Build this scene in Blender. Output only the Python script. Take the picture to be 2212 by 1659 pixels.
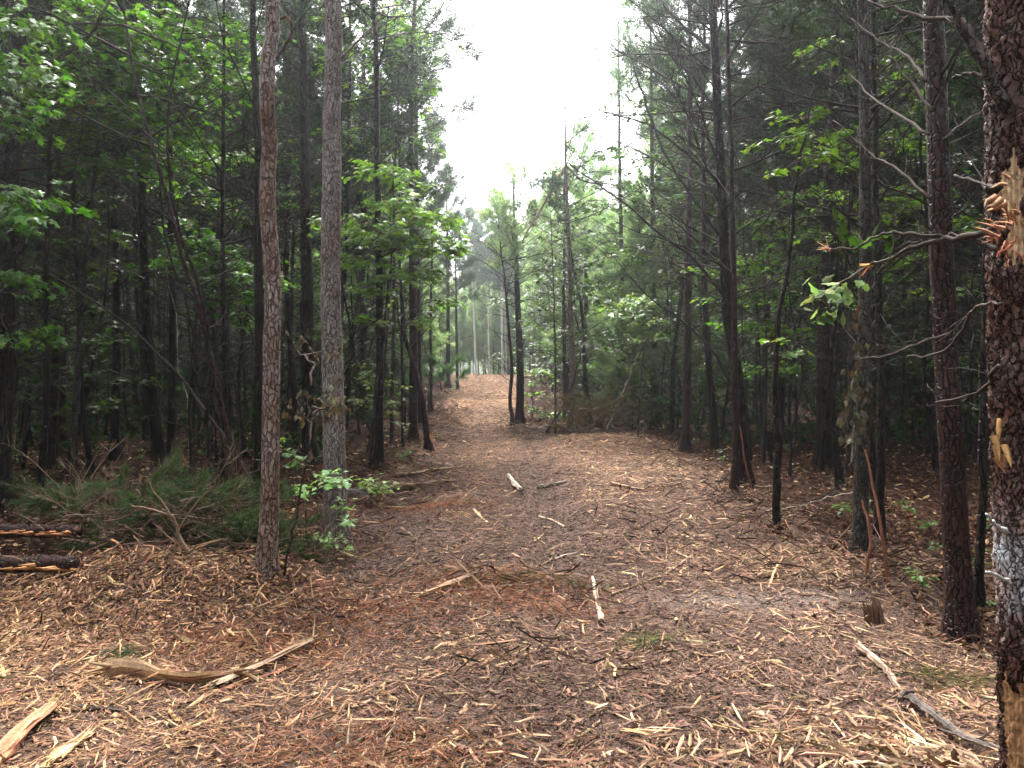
import bpy, math, random
import numpy as np
from math import radians, sin, cos, pi, sqrt, exp

# ------------------------------------------------------------------ camera, sky, sun, exposure
for o in list(bpy.data.objects):
    bpy.data.objects.remove(o)
SC = bpy.context.scene
COL = SC.collection
CAMZ = 1.62
PITCH = radians(0.67)                      # camera looks slightly down
cam = bpy.data.cameras.new("camera")
cam.sensor_width = 36.0
cam.lens = 27.0
cam.clip_start = 0.05
cam.clip_end = 1000
camo = bpy.data.objects.new("camera", cam)
COL.objects.link(camo)
camo.location = (0, 0, CAMZ)
camo.rotation_euler = (pi / 2 - PITCH, 0, 0)
SC.camera = camo

SUN_EL, SUN_AZ = radians(62), radians(-12)   # azimuth from +Y (view direction) towards +X
w = bpy.data.worlds.new("World")
SC.world = w
w.use_nodes = True
nt = w.node_tree
bg = nt.nodes["Background"]
sky = nt.nodes.new("ShaderNodeTexSky")
sky.sky_type = 'NISHITA'
sky.sun_disc = False
sky.sun_elevation = SUN_EL
sky.sun_rotation = SUN_AZ
sky.air_density = 1.0
sky.dust_density = 6.0
hs = nt.nodes.new("ShaderNodeHueSaturation")   # overcast: the sky keeps little colour
hs.inputs['Saturation'].default_value = 0.22
nt.links.new(sky.outputs[0], hs.inputs['Color'])
nt.links.new(hs.outputs[0], bg.inputs[0])
bg.inputs[1].default_value = 0.15
sl = bpy.data.lights.new("sun", 'SUN')
sl.energy = 1.5
sl.angle = radians(10)
sl.color = (1.0, 0.95, 0.87)
so = bpy.data.objects.new("sun", sl)
COL.objects.link(so)
so.rotation_euler = (pi / 2 - SUN_EL, 0, pi - SUN_AZ)
SC.view_settings.view_transform = 'Standard'
SC.view_settings.look = 'None'
SC.view_settings.exposure = 3.0
SC.view_settings.gamma = 1
SC.render.engine = 'CYCLES'
cy = SC.cycles
cy.max_bounces = 6
cy.diffuse_bounces = 3
cy.glossy_bounces = 2
cy.transmission_bounces = 3
cy.volume_bounces = 0
cy.transparent_max_bounces = 4
cy.use_adaptive_sampling = True
cy.adaptive_threshold = 0.02
cy.use_denoising = True
SC.render.use_persistent_data = False

# ------------------------------------------------------------------ helpers
RNG = np.random.default_rng(11)
R = random.Random(5)


def tag(o, label=None, cat=None, group=None, kind=None):
    if label: o['label'] = label
    if cat: o['category'] = cat
    if group: o['group'] = group
    if kind: o['kind'] = kind
    return o


class MB:
    """collects vertices, triangles and quads with one colour per vertex"""
    def __init__(s):
        s.V = []; s.C = []; s.T = []; s.Q = []; s.n = 0

    def add(s, V, T=None, Q=None, C=(1, 1, 1)):
        V = np.asarray(V, dtype=np.float32).reshape(-1, 3)
        C = np.asarray(C, dtype=np.float32)
        if C.ndim == 1: C = np.broadcast_to(C[:3], (len(V), 3))
        if T is not None and len(T): s.T.append(np.asarray(T, dtype=np.int64).reshape(-1, 3) + s.n)
        if Q is not None and len(Q): s.Q.append(np.asarray(Q, dtype=np.int64).reshape(-1, 4) + s.n)
        s.V.append(V); s.C.append(C); s.n += len(V)

    def mesh(s, name, mat, smooth=True):
        V = np.concatenate(s.V); C = np.concatenate(s.C)
        T = np.concatenate(s.T) if s.T else np.zeros((0, 3), np.int64)
        Q = np.concatenate(s.Q) if s.Q else np.zeros((0, 4), np.int64)
        me = bpy.data.meshes.new(name)
        me.vertices.add(len(V)); me.vertices.foreach_set('co', V.ravel())
        loops = np.concatenate([T.ravel(), Q.ravel()]).astype(np.int32)
        me.loops.add(len(loops)); me.loops.foreach_set('vertex_index', loops)
        nt_, nq = len(T), len(Q)
        st = np.concatenate([np.arange(nt_) * 3, nt_ * 3 + np.arange(nq) * 4]).astype(np.int32)
        me.polygons.add(nt_ + nq); me.polygons.foreach_set('loop_start', st)
        me.polygons.foreach_set('use_smooth', np.full(nt_ + nq, smooth, dtype=bool))
        me.update(calc_edges=True)
        a = me.attributes.new('Col', 'FLOAT_COLOR', 'POINT')
        cc = np.ones((len(V), 4), np.float32); cc[:, :3] = C
        a.data.foreach_set('color', cc.ravel())
        me.materials.append(mat)
        return me

    def build(s, name, mat, parent=None, smooth=True):
        o = bpy.data.objects.new(name, s.mesh(name, mat, smooth))
        COL.objects.link(o)
        if parent: o.parent = parent
        return o


def empty(name, loc, label, cat, group=None):
    o = bpy.data.objects.new(name, None)
    o.empty_display_size = 0.2
    COL.objects.link(o)
    o.location = tuple(float(v) for v in loc)
    return tag(o, label, cat, group)


def copy_tree(o, parent=None):
    c = o.copy(); COL.objects.link(c); c.parent = parent
    for ch in [x for x in o.children]:
        copy_tree(ch, c)
    return c


def nrm(v):
    v = np.asarray(v, float)
    return v / (np.linalg.norm(v, axis=-1, keepdims=True) + 1e-9)


def tube(mb, P, rad, sides=6, C=(1, 1, 1), cap=False, flat=1.0, wob=0.0):
    P = np.asarray(P, float); n = len(P)
    rad = np.broadcast_to(np.asarray(rad, float), (n,))
    T = nrm(np.gradient(P, axis=0))
    ref = np.array([0.03, 1.0, 0.05]) if abs(T[:, 1]).mean() < 0.8 else np.array([0.05, 0.04, 1.0])
    U = nrm(np.cross(T, ref)); W = np.cross(T, U)
    a = np.arange(sides) * 2 * pi / sides
    rr = rad[:, None] * np.ones((1, sides))
    if wob: rr = rr * (1 + wob * RNG.uniform(-1, 1, (n, sides)))
    V = P[:, None] + (np.cos(a)[None, :, None] * U[:, None] + flat * np.sin(a)[None, :, None] * W[:, None]) * rr[..., None]
    i = np.arange(n - 1)[:, None] * sides; j = np.arange(sides)[None]; k = (j + 1) % sides
    Q = np.stack([i + j, i + k, i + sides + k, i + sides + j], -1).reshape(-1, 4)
    V = V.reshape(-1, 3); Tt = None
    if cap:
        V = np.concatenate([V, P[:1] - T[:1] * rad[0] * .15, P[-1:] + T[-1:] * rad[-1] * .3])
        b = n * sides; jj = np.arange(sides); kk = (jj + 1) % sides
        Tt = np.concatenate([np.stack([kk, jj, np.full(sides, b)], -1),
                             np.stack([jj + b - sides, kk + b - sides, np.full(sides, b + 1)], -1)])
    CC = C
    if np.ndim(C) == 2:
        CC = np.repeat(np.asarray(C), sides, axis=0)
        if cap: CC = np.concatenate([CC, CC[:1], CC[-1:]])
    mb.add(V, Tt, Q, CC)


def smoothpath(P, n, jit=0.0):
    P = np.asarray(P, float)
    d = np.r_[0, np.cumsum(np.linalg.norm(np.diff(P, axis=0), axis=1))]
    t = np.linspace(0, d[-1], n)
    # Catmull-Rom through the points
    out = []
    Pe = np.vstack([2 * P[0] - P[1], P, 2 * P[-1] - P[-2]])
    for s in t:
        k = min(max(np.searchsorted(d, s, side='right') - 1, 0), len(P) - 2)
        u = (s - d[k]) / (d[k + 1] - d[k] + 1e-9)
        p0, p1, p2, p3 = Pe[k:k + 4]
        out.append(.5 * ((2 * p1) + (p2 - p0) * u + (2 * p0 - 5 * p1 + 4 * p2 - p3) * u * u + (3 * p1 - p0 - 3 * p2 + p3) * u ** 3))
    out = np.array(out)
    if jit:
        out[1:-1] += RNG.normal(0, jit, (n - 2, 3))
    return out


# terrain --------------------------------------------------------------
_w = np.random.default_rng(3)
_wd = [(_w.uniform(0, 2 * pi), _w.uniform(0, 2 * pi)) for _ in range(40)]


def fnoise(x, y, f, k=0, octs=3):
    r = 0; a = 1; tot = 0
    for o in range(octs):
        for q in range(3):
            th, ph = _wd[(k * 7 + o * 3 + q) % 40]
            r = r + a * np.sin((x * cos(th) + y * sin(th)) * f * (1 + .31 * q) + ph + 1.7 * np.sin((x * sin(th) - y * cos(th)) * f * .6 + ph * 2))
        tot += 3 * a; a *= .5; f *= 2.1
    return r / tot


def sst(a, b, x):
    t = np.clip((x - a) / (b - a), 0, 1)
    return t * t * (3 - 2 * t)


LY = [2, 4, 5.2, 6, 7.4, 12, 18, 25, 35, 50, 58, 62]
LX = [-9, -6, -4.0, -2.4, -1.85, -1.95, -2.2, -2.1, -2.6, -3.6, -6, -9]
RY = [2, 3.5, 4.6, 6.7, 8, 11, 16, 18.5, 20, 35, 50, 58, 62]
RX = [3.4, 3.2, 2.75, 3.0, 2.9, 3.3, 3.5, 2.6, .25, .2, .2, 3, 6]


def edges(y):
    return np.interp(y, LY, LX), np.interp(y, RY, RX)


def corridor(x, y):
    """1 on the cleared track, 0 in the woods"""
    l, r = edges(y)
    return sst(-.5, .35, x - l) * sst(-.5, .35, r - x)


def gauss(x, y, cx, cy_, sx, sy):
    return np.exp(-((x - cx) / sx) ** 2 - ((y - cy_) / sy) ** 2)


def H(x, y):
    x = np.asarray(x, float); y = np.asarray(y, float)
    rise = 1.60 * sst(14, 56, y) ** 0.9 - .02 * np.clip(y - 56, 0, 300)
    z = rise + .05 * fnoise(x, y, .35, 1)
    z = z + .040 * fnoise(x, y, 2.1, 2) + .020 * fnoise(x, y, 7.5, 4, 2)
    z = z + .24 * gauss(x, y, -2.7, 5.7, .85, .7) + .10 * gauss(x, y, -1.6, 5.4, .7, .5)
    z = z + .22 * gauss(x, y, 2.4, 17.5, 1.8, 1.1) + .12 * gauss(x, y, -2.3, 15, .8, 3) + .10 * gauss(x, y, 2.8, 8.5, .6, 1.4)
    z = z + .10 * gauss(x, y, 1.0, 8.2, .5, 1.2) + .03 * gauss(x, y, .2, 5.6, 1.2, .7) + .08 * gauss(x, y, 2.9, 5.9, .8, .5)
    # wheel ruts of the clearing machine
    near = sst(3, 5, y) * (1 - sst(30, 45, y))
    for cx in (-.95, .85):
        xx = x - cx + .35 * np.sin(y * .16) + .02 * (y - 6)
        z = z - .055 * near * np.exp(-(xx / .30) ** 2)
    return z


S = 1024 / 2212.0
F = 27.0 / 36 * 1024


def ray(px, py):
    dx = (px * S - 512) / F; dz = -(py * S - 384) / F
    y = cos(PITCH) + dz * sin(PITCH); z = dz * cos(PITCH) - sin(PITCH)
    return np.array([dx / y, 1.0, z / y])


def at(px, py, d):
    return np.array([0, 0, CAMZ]) + ray(px, py) * d


def ground(px, py):
    r = ray(px, py); d = 1.5
    while d < 120:
        p = np.array([0, 0, CAMZ]) + r * d
        if p[2] <= float(H(p[0], p[1])): break
        d += .03 + d * .002
    p[2] = float(H(p[0], p[1]))
    return p


# materials ------------------------------------------------------------
def mat_new(name):
    m = bpy.data.materials.new(name); m.use_nodes = True
    n = m.node_tree; return m, n, n.nodes['Principled BSDF']


def nd(n, t, **kw):
    x = n.nodes.new(t)
    for k, v in kw.items():
        if k in x.inputs: x.inputs[k].default_value = v
        else: setattr(x, k, v)
    return x


def attr_mat(name, rough=.6, trans=0.0, tcol=(1.6, 1.5, .8), noise=None, spec=.3, bump=0.0):
    m, n, p = mat_new(name)
    a = nd(n, 'ShaderNodeAttribute', attribute_name='Col')
    src = a.outputs['Color']
    if noise:
        tc = nd(n, 'ShaderNodeTexCoord'); mp = nd(n, 'ShaderNodeMapping'); mp.inputs['Scale'].default_value = noise[1]
        n.links.new(tc.outputs['Object'], mp.inputs[0])
        nz = nd(n, 'ShaderNodeTexNoise', Scale=noise[0], Detail=5.0, Roughness=.65)
        n.links.new(mp.outputs[0], nz.inputs['Vector'])
        mr = nd(n, 'ShaderNodeMapRange'); mr.inputs['To Min'].default_value = noise[2]; mr.inputs['To Max'].default_value = noise[3]
        mr.inputs['From Min'].default_value = .3; mr.inputs['From Max'].default_value = .7
        n.links.new(nz.outputs[0], mr.inputs[0])
        mx = nd(n, 'ShaderNodeVectorMath', operation='SCALE')
        n.links.new(src, mx.inputs[0]); n.links.new(mr.outputs[0], mx.inputs['Scale'])
        src = mx.outputs[0]
        if bump:
            b = nd(n, 'ShaderNodeBump', Strength=.8, Distance=bump)
            n.links.new(nz.outputs[0], b.inputs['Height']); n.links.new(b.outputs[0], p.inputs['Normal'])
    n.links.new(src, p.inputs['Base Color'])
    p.inputs['Roughness'].default_value = rough
    p.inputs['Specular IOR Level'].default_value = spec
    if trans:
        t = nd(n, 'ShaderNodeBsdfTranslucent')
        tm = nd(n, 'ShaderNodeVectorMath', operation='MULTIPLY'); tm.inputs[1].default_value = tcol
        n.links.new(src, tm.inputs[0]); n.links.new(tm.outputs[0], t.inputs[0])
        ms = nd(n, 'ShaderNodeMixShader', Fac=trans)
        n.links.new(p.outputs[0], ms.inputs[1]); n.links.new(t.outputs[0], ms.inputs[2])
        n.links.new(ms.outputs[0], n.nodes['Material Output'].inputs[0])
    return m


def bark_mat(name, plate, crack, light, sc=26.0, stretch=.42, bump=.02, wet=.55, lich=.25):
    """pine bark: stretched plates with dark cracks, patches of paler flakes"""
    m, n, p = mat_new(name)
    tc = nd(n, 'ShaderNodeTexCoord')
    dn = nd(n, 'ShaderNodeTexNoise', Scale=11.0, Detail=3.0)
    n.links.new(tc.outputs['Object'], dn.inputs['Vector'])
    ad = nd(n, 'ShaderNodeVectorMath', operation='MULTIPLY_ADD'); ad.inputs[1].default_value = (.055, .055, .20)
    n.links.new(dn.outputs['Color'], ad.inputs[0]); n.links.new(tc.outputs['Object'], ad.inputs[2])
    mp = nd(n, 'ShaderNodeMapping'); mp.inputs['Scale'].default_value = (1, 1, stretch)
    n.links.new(ad.outputs[0], mp.inputs[0])
    v = nd(n, 'ShaderNodeTexVoronoi', feature='DISTANCE_TO_EDGE', Scale=sc)
    n.links.new(mp.outputs[0], v.inputs['Vector'])
    v2 = nd(n, 'ShaderNodeTexVoronoi', feature='F1', Scale=sc)
    n.links.new(mp.outputs[0], v2.inputs['Vector'])
    nz = nd(n, 'ShaderNodeTexNoise', Scale=70.0, Detail=6.0, Roughness=.7)
    n.links.new(mp.outputs[0], nz.inputs['Vector'])
    cr = nd(n, 'ShaderNodeValToRGB'); cr.color_ramp.elements[0].position = .0; cr.color_ramp.elements[1].position = .13
    n.links.new(v.outputs['Distance'], cr.inputs[0])
    # plate tone: per-cell plus fine grain
    sp = nd(n, 'ShaderNodeSeparateColor'); n.links.new(v2.outputs['Color'], sp.inputs[0])
    m1 = nd(n, 'ShaderNodeMix', data_type='RGBA'); m1.inputs['A'].default_value = (*[c * .72 for c in plate], 1); m1.inputs['B'].default_value = (*[c * 1.25 for c in plate], 1)
    n.links.new(sp.outputs[0], m1.inputs['Factor'])
    ln = nd(n, 'ShaderNodeTexNoise', Scale=2.3, Detail=6.0, Roughness=.62)
    n.links.new(tc.outputs['Object'], ln.inputs['Vector'])
    lr = nd(n, 'ShaderNodeValToRGB'); lr.color_ramp.elements[0].position = .46; lr.color_ramp.elements[1].position = .64
    lr.color_ramp.elements[1].color = (lich * 4 if lich * 4 < 1 else 1,) * 3 + (1,)
    n.links.new(ln.outputs[0], lr.inputs[0])
    m2 = nd(n, 'ShaderNodeMix', data_type='RGBA'); m2.inputs['B'].default_value = (*light, 1)
    n.links.new(lr.outputs[0], m2.inputs['Factor']); n.links.new(m1.outputs['Result'], m2.inputs['A'])
    m3 = nd(n, 'ShaderNodeMix', data_type='RGBA'); m3.inputs['A'].default_value = (*crack, 1)
    n.links.new(cr.outputs[0], m3.inputs['Factor']); n.links.new(m2.outputs['Result'], m3.inputs['B'])
    mr = nd(n, 'ShaderNodeMapRange'); mr.inputs['From Min'].default_value = .3; mr.inputs['From Max'].default_value = .7
    mr.inputs['To Min'].default_value = .62; mr.inputs['To Max'].default_value = 1.3
    n.links.new(nz.outputs[0], mr.inputs[0])
    at_ = nd(n, 'ShaderNodeAttribute', attribute_name='Col')
    sc_ = nd(n, 'ShaderNodeVectorMath', operation='SCALE'); n.links.new(m3.outputs['Result'], sc_.inputs[0]); n.links.new(mr.outputs[0], sc_.inputs['Scale'])
    mu = nd(n, 'ShaderNodeVectorMath', operation='MULTIPLY'); n.links.new(sc_.outputs[0], mu.inputs[0]); n.links.new(at_.outputs['Color'], mu.inputs[1])
    n.links.new(mu.outputs[0], p.inputs['Base Color'])
    hsum = nd(n, 'ShaderNodeMath', operation='MULTIPLY_ADD'); hsum.inputs[1].default_value = .35
    n.links.new(nz.outputs[0], hsum.inputs[0]); n.links.new(cr.outputs[0], hsum.inputs[2])
    b = nd(n, 'ShaderNodeBump', Strength=1.0, Distance=bump)
    n.links.new(hsum.outputs[0], b.inputs['Height']); n.links.new(b.outputs[0], p.inputs['Normal'])
    p.inputs['Roughness'].default_value = wet
    p.inputs['Specular IOR Level'].default_value = .12
    return m


M = {}
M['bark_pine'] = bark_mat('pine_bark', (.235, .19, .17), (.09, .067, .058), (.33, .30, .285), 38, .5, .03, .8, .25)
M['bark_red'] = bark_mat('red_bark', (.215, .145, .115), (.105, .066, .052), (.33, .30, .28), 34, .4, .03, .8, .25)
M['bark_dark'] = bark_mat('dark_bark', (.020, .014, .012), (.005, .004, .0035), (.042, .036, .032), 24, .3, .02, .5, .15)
M['bark_wet'] = bark_mat('wet_reddish_bark', (.042, .021, .018), (.008, .005, .004), (.055, .042, .038), 30, .4, .015, .38, .1)
M['bark_front'] = bark_mat('rough_front_bark', (.095, .045, .034), (.024, .012, .009), (.15, .115, .105), 46, .55, .03, .6, .25)
M['bark_limb'] = bark_mat('limb_bark', (.9, .85, .8), (.3, .28, .26), (1.5, 1.45, 1.4), 45, .6, .01, .8, .25)
M['bark_grey'] = bark_mat('grey_bark', (.042, .036, .031), (.010, .008, .007), (.11, .105, .095), 34, .6, .012, .7, .35)
M['bark_pale'] = bark_mat('pale_bark', (.55, .53, .47), (.30, .27, .24), (.62, .60, .56), 20, .5, .006, .8, .3)
M['twig'] = attr_mat('twig_bark', .85, spec=.05, noise=(14, (1, 1, 1), .6, 1.35), bump=.004)
M['wood'] = attr_mat('split_wood', .75, spec=.1, noise=(60, (1, 1, 1), .68, 1.25), bump=.006)
M['leaf'] = attr_mat('broad_leaf', .42, trans=.42, tcol=(1.5, 1.6, .6), spec=.28)
M['needle'] = attr_mat('pine_needle', .5, trans=.25, tcol=(1.2, 1.3, .7), spec=.06)
M['leaf_matte'] = attr_mat('matte_leaf', .8, trans=.4, tcol=(1.3, 1.4, .7), spec=.04)
M['needle_haze_pale'] = attr_mat('haze_pale_needle', .5, trans=.5, tcol=(1.35, 1.35, .9), spec=.05)  # foliage paled and made translucent to put the far haze into its colour
M['deadleaf'] = attr_mat('dead_leaf', .7, trans=.2, tcol=(1.2, 1.0, .7), spec=.08)
M['chip'] = attr_mat('wood_chip', .75, noise=(90, (1, 1, 1), .7, 1.25), spec=.10)


def ground_mat():
    m, n, p = mat_new('forest_soil')
    tc = nd(n, 'ShaderNodeTexCoord')
    a = nd(n, 'ShaderNodeAttribute', attribute_name='Col')
    src = a.outputs['Color']
    hsrc = None
    for sc, lo, hi, mp_s in ((6, .75, 1.25, (1, 1, 1)), (34, .55, 1.5, (1, 1, 1)), (130, .55, 1.6, (.5, 1, 1)), (150, .6, 1.5, (1, .4, 1))):
        mp = nd(n, 'ShaderNodeMapping'); mp.inputs['Scale'].default_value = mp_s; mp.inputs['Rotation'].default_value = (0, 0, sc * .3)
        n.links.new(tc.outputs['Object'], mp.inputs[0])
        z = nd(n, 'ShaderNodeTexNoise', Scale=float(sc), Detail=4.0, Roughness=.6)
        n.links.new(mp.outputs[0], z.inputs['Vector'])
        mr = nd(n, 'ShaderNodeMapRange'); mr.inputs['From Min'].default_value = .32; mr.inputs['From Max'].default_value = .68
        mr.inputs['To Min'].default_value = lo; mr.inputs['To Max'].default_value = hi
        n.links.new(z.outputs[0], mr.inputs[0])
        s_ = nd(n, 'ShaderNodeVectorMath', operation='SCALE'); n.links.new(src, s_.inputs[0]); n.links.new(mr.outputs[0], s_.inputs['Scale'])
        src = s_.outputs[0]
        hsrc = z if sc == 34 else hsrc
    n.links.new(src, p.inputs['Base Color'])
    b = nd(n, 'ShaderNodeBump', Strength=.9, Distance=.04); n.links.new(hsrc.outputs[0], b.inputs['Height']); n.links.new(b.outputs[0], p.inputs['Normal'])
    p.inputs['Roughness'].default_value = .9
    p.inputs['Specular IOR Level'].default_value = .05
    return m


M['ground'] = ground_mat()


# ------------------------------------------------------------------ ground
def chip_fresh(x, y):
    """how fresh (yellow-orange) the wood litter is, 0..1"""
    f = .42 + .30 * fnoise(x, y, .8, 5) + .22 * fnoise(x, y, 2.6, 6, 2)
    f = f + .42 * gauss(x, y, -2.9, 5.0, 1.7, 1.7) + .34 * gauss(x, y, 1.7, 3.0, 1.3, .7) + .25 * gauss(x, y, 2.7, 6.2, .9, .7)
    f = f + .3 * gauss(x, y, 2.4, 16.5, 2, 1.8) + .22 * gauss(x, y, 2.2, 12.0, 1.0, 2.2) + .2 * fnoise(x, y, 5.5, 9, 2) + .22 * sst(20, 30, y) + .15 * gauss(x, y, -1.5, 3.3, 1.2, .8)
    f = f - .28 * gauss(x, y, .1, 9.0, 1.9, 4.5) - .25 * gauss(x, y, 1.8, 5.6, .9, .3) - .25 * gauss(x, y, -.9, 7.5, .5, 1.3)
    f = f - .25 * gauss(x, y, .3, 3.6, .8, .5)
    return np.clip(f, 0, 1)


def build_ground():
    nx, ny = 460, 640
    u = np.linspace(-1, 1, nx); xs = np.sign(u) * (np.abs(u) * 6 + 124 * np.abs(u) ** 4.2)
    v = np.linspace(0, 1, ny); ys = -12 + 13 * v * 2.2 + 145 * v ** 3.6
    X, Y = np.meshgrid(xs, ys)
    Z = H(X, Y)
    far = sst(20, 60, np.abs(X)) + sst(55, 90, Y)
    c = corridor(X, Y)
    fr = chip_fresh(X, Y)
    duff = np.array([.020, .010, .007]); soil = np.array([.062, .040, .032]); tan = np.array([.13, .075, .045])
    k = np.clip(fr * sst(9, 24, Y) * 1.2, 0, 1)[..., None]
    Cc = c[..., None] * (soil * (1 - k) + tan * k) + (1 - c[..., None]) * duff
    mud = gauss(X, Y, 1.9, 5.5, 1.0, .25)[..., None] + gauss(X, Y, -.95, 8, .35, 2.0)[..., None] * .25
    mud = np.clip(mud, 0, 1) * .6
    Cc = Cc * (1 - mud) + np.array([.10, .080, .068]) * mud
    V = np.stack([X, Y, Z], -1).reshape(-1, 3)
    i = np.arange(ny - 1)[:, None] * nx; j = np.arange(nx - 1)[None]
    Q = np.stack([i + j, i + j + 1, i + nx + j + 1, i + nx + j], -1).reshape(-1, 4)
    mb = MB(); mb.add(V, None, Q, Cc.reshape(-1, 3))
    o = mb.build('ground', M['ground']); tag(o, 'brown forest floor and cleared track rising to a low crest', 'ground', kind='structure')


build_ground()

PAL = np.array([[.012, .008, .006], [.024, .014, .010], [.046, .028, .021], [.074, .045, .034], [.116, .071, .052],
                [.18, .110, .075], [.26, .163, .105], [.35, .225, .135], [.42, .30, .20]])


def palette(t):
    t = np.clip(t, 0, .999) * (len(PAL) - 1)
    i = t.astype(int); f = (t - i)[:, None]
    return PAL[i] * (1 - f) + PAL[i + 1] * f


def chips(mb, X, Y, L, Wd, Th, tone, tilt=.18, lift=.01, curve=.0, col=None):
    n = len(X); g = RNG
    Z = H(X, Y) + lift * g.uniform(0.2, 1.6, n)
    th = g.uniform(0, 2 * pi, n); el = g.normal(0, tilt, n)
    e = .05
    sx = (H(X + e, Y) - H(X - e, Y)) / (2 * e); sy = (H(X, Y + e) - H(X, Y - e)) / (2 * e)
    d = np.stack([np.cos(th) * np.cos(el), np.sin(th) * np.cos(el), np.sin(el) + sx * np.cos(th) + sy * np.sin(th)], -1); d = nrm(d)
    up = nrm(np.stack([-sx + g.normal(0, .3, n), -sy + g.normal(0, .3, n), np.ones(n)], -1))
    s = nrm(np.cross(d, up)); up = np.cross(s, d)
    c = np.stack([X, Y, Z + np.abs(np.sin(el)) * L * .35], -1)
    L = L[:, None]; Wd = Wd[:, None]; Th = Th[:, None]
    bend = g.normal(0, 1, (n, 1)) * L * .11
    def P(a, b, h, bb=0): return c + d * L * a + s * (Wd * b + bend * bb) + up * Th * h
    j = lambda: g.uniform(.6, 1.3, (n, 1))
    A = P(-.5, g.uniform(-.4, .4, (n, 1)), 0); B = P(.5, g.uniform(-.4, .4, (n, 1)), 0)
    q = g.uniform(-.34, -.22, (n, 1)); r = g.uniform(.22, .34, (n, 1))
    L1 = P(q, -.5 * j(), -.5, 1); R1 = P(q, .5 * j(), -.5, 1); L2 = P(r, -.5 * j(), -.5, 1); R2 = P(r, .5 * j(), -.5, 1)
    C1 = P(q, .1, .6, 1); C2 = P(r, -.1, .6, 1)
    V = np.stack([A, B, L1, R1, L2, R2, C1, C2], 1).reshape(-1, 3)
    b = np.arange(n)[:, None] * 8
    T = (b[:, None] + np.array([[0, 2, 6], [0, 6, 3], [1, 7, 4], [1, 5, 7]])[None]).reshape(-1, 3)
    Q = (b[:, None] + np.array([[2, 4, 7, 6], [6, 7, 5, 3]])[None]).reshape(-1, 4)
    Cc = palette(tone) if col is None else col
    if col is None:
        warm = (.35 + .65 * sst(.5, -1.5, X))[:, None]
        Cc = Cc * (1 + warm * np.array([.10, 0, -.14])) * (1 + g.normal(0, .07, (n, 3)))
    mb.add(V, T, Q, np.repeat(Cc, 8, axis=0))


def scatter_band(y0, y1, dens, xmax=None):
    """uniform points seen by the camera between two distances"""
    n = int((y1 * y1 - y0 * y0) * .74 * dens)
    y = np.sqrt(RNG.uniform(y0 * y0, y1 * y1, n)); x = RNG.uniform(-.74, .74, n) * y
    return x, y


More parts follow.
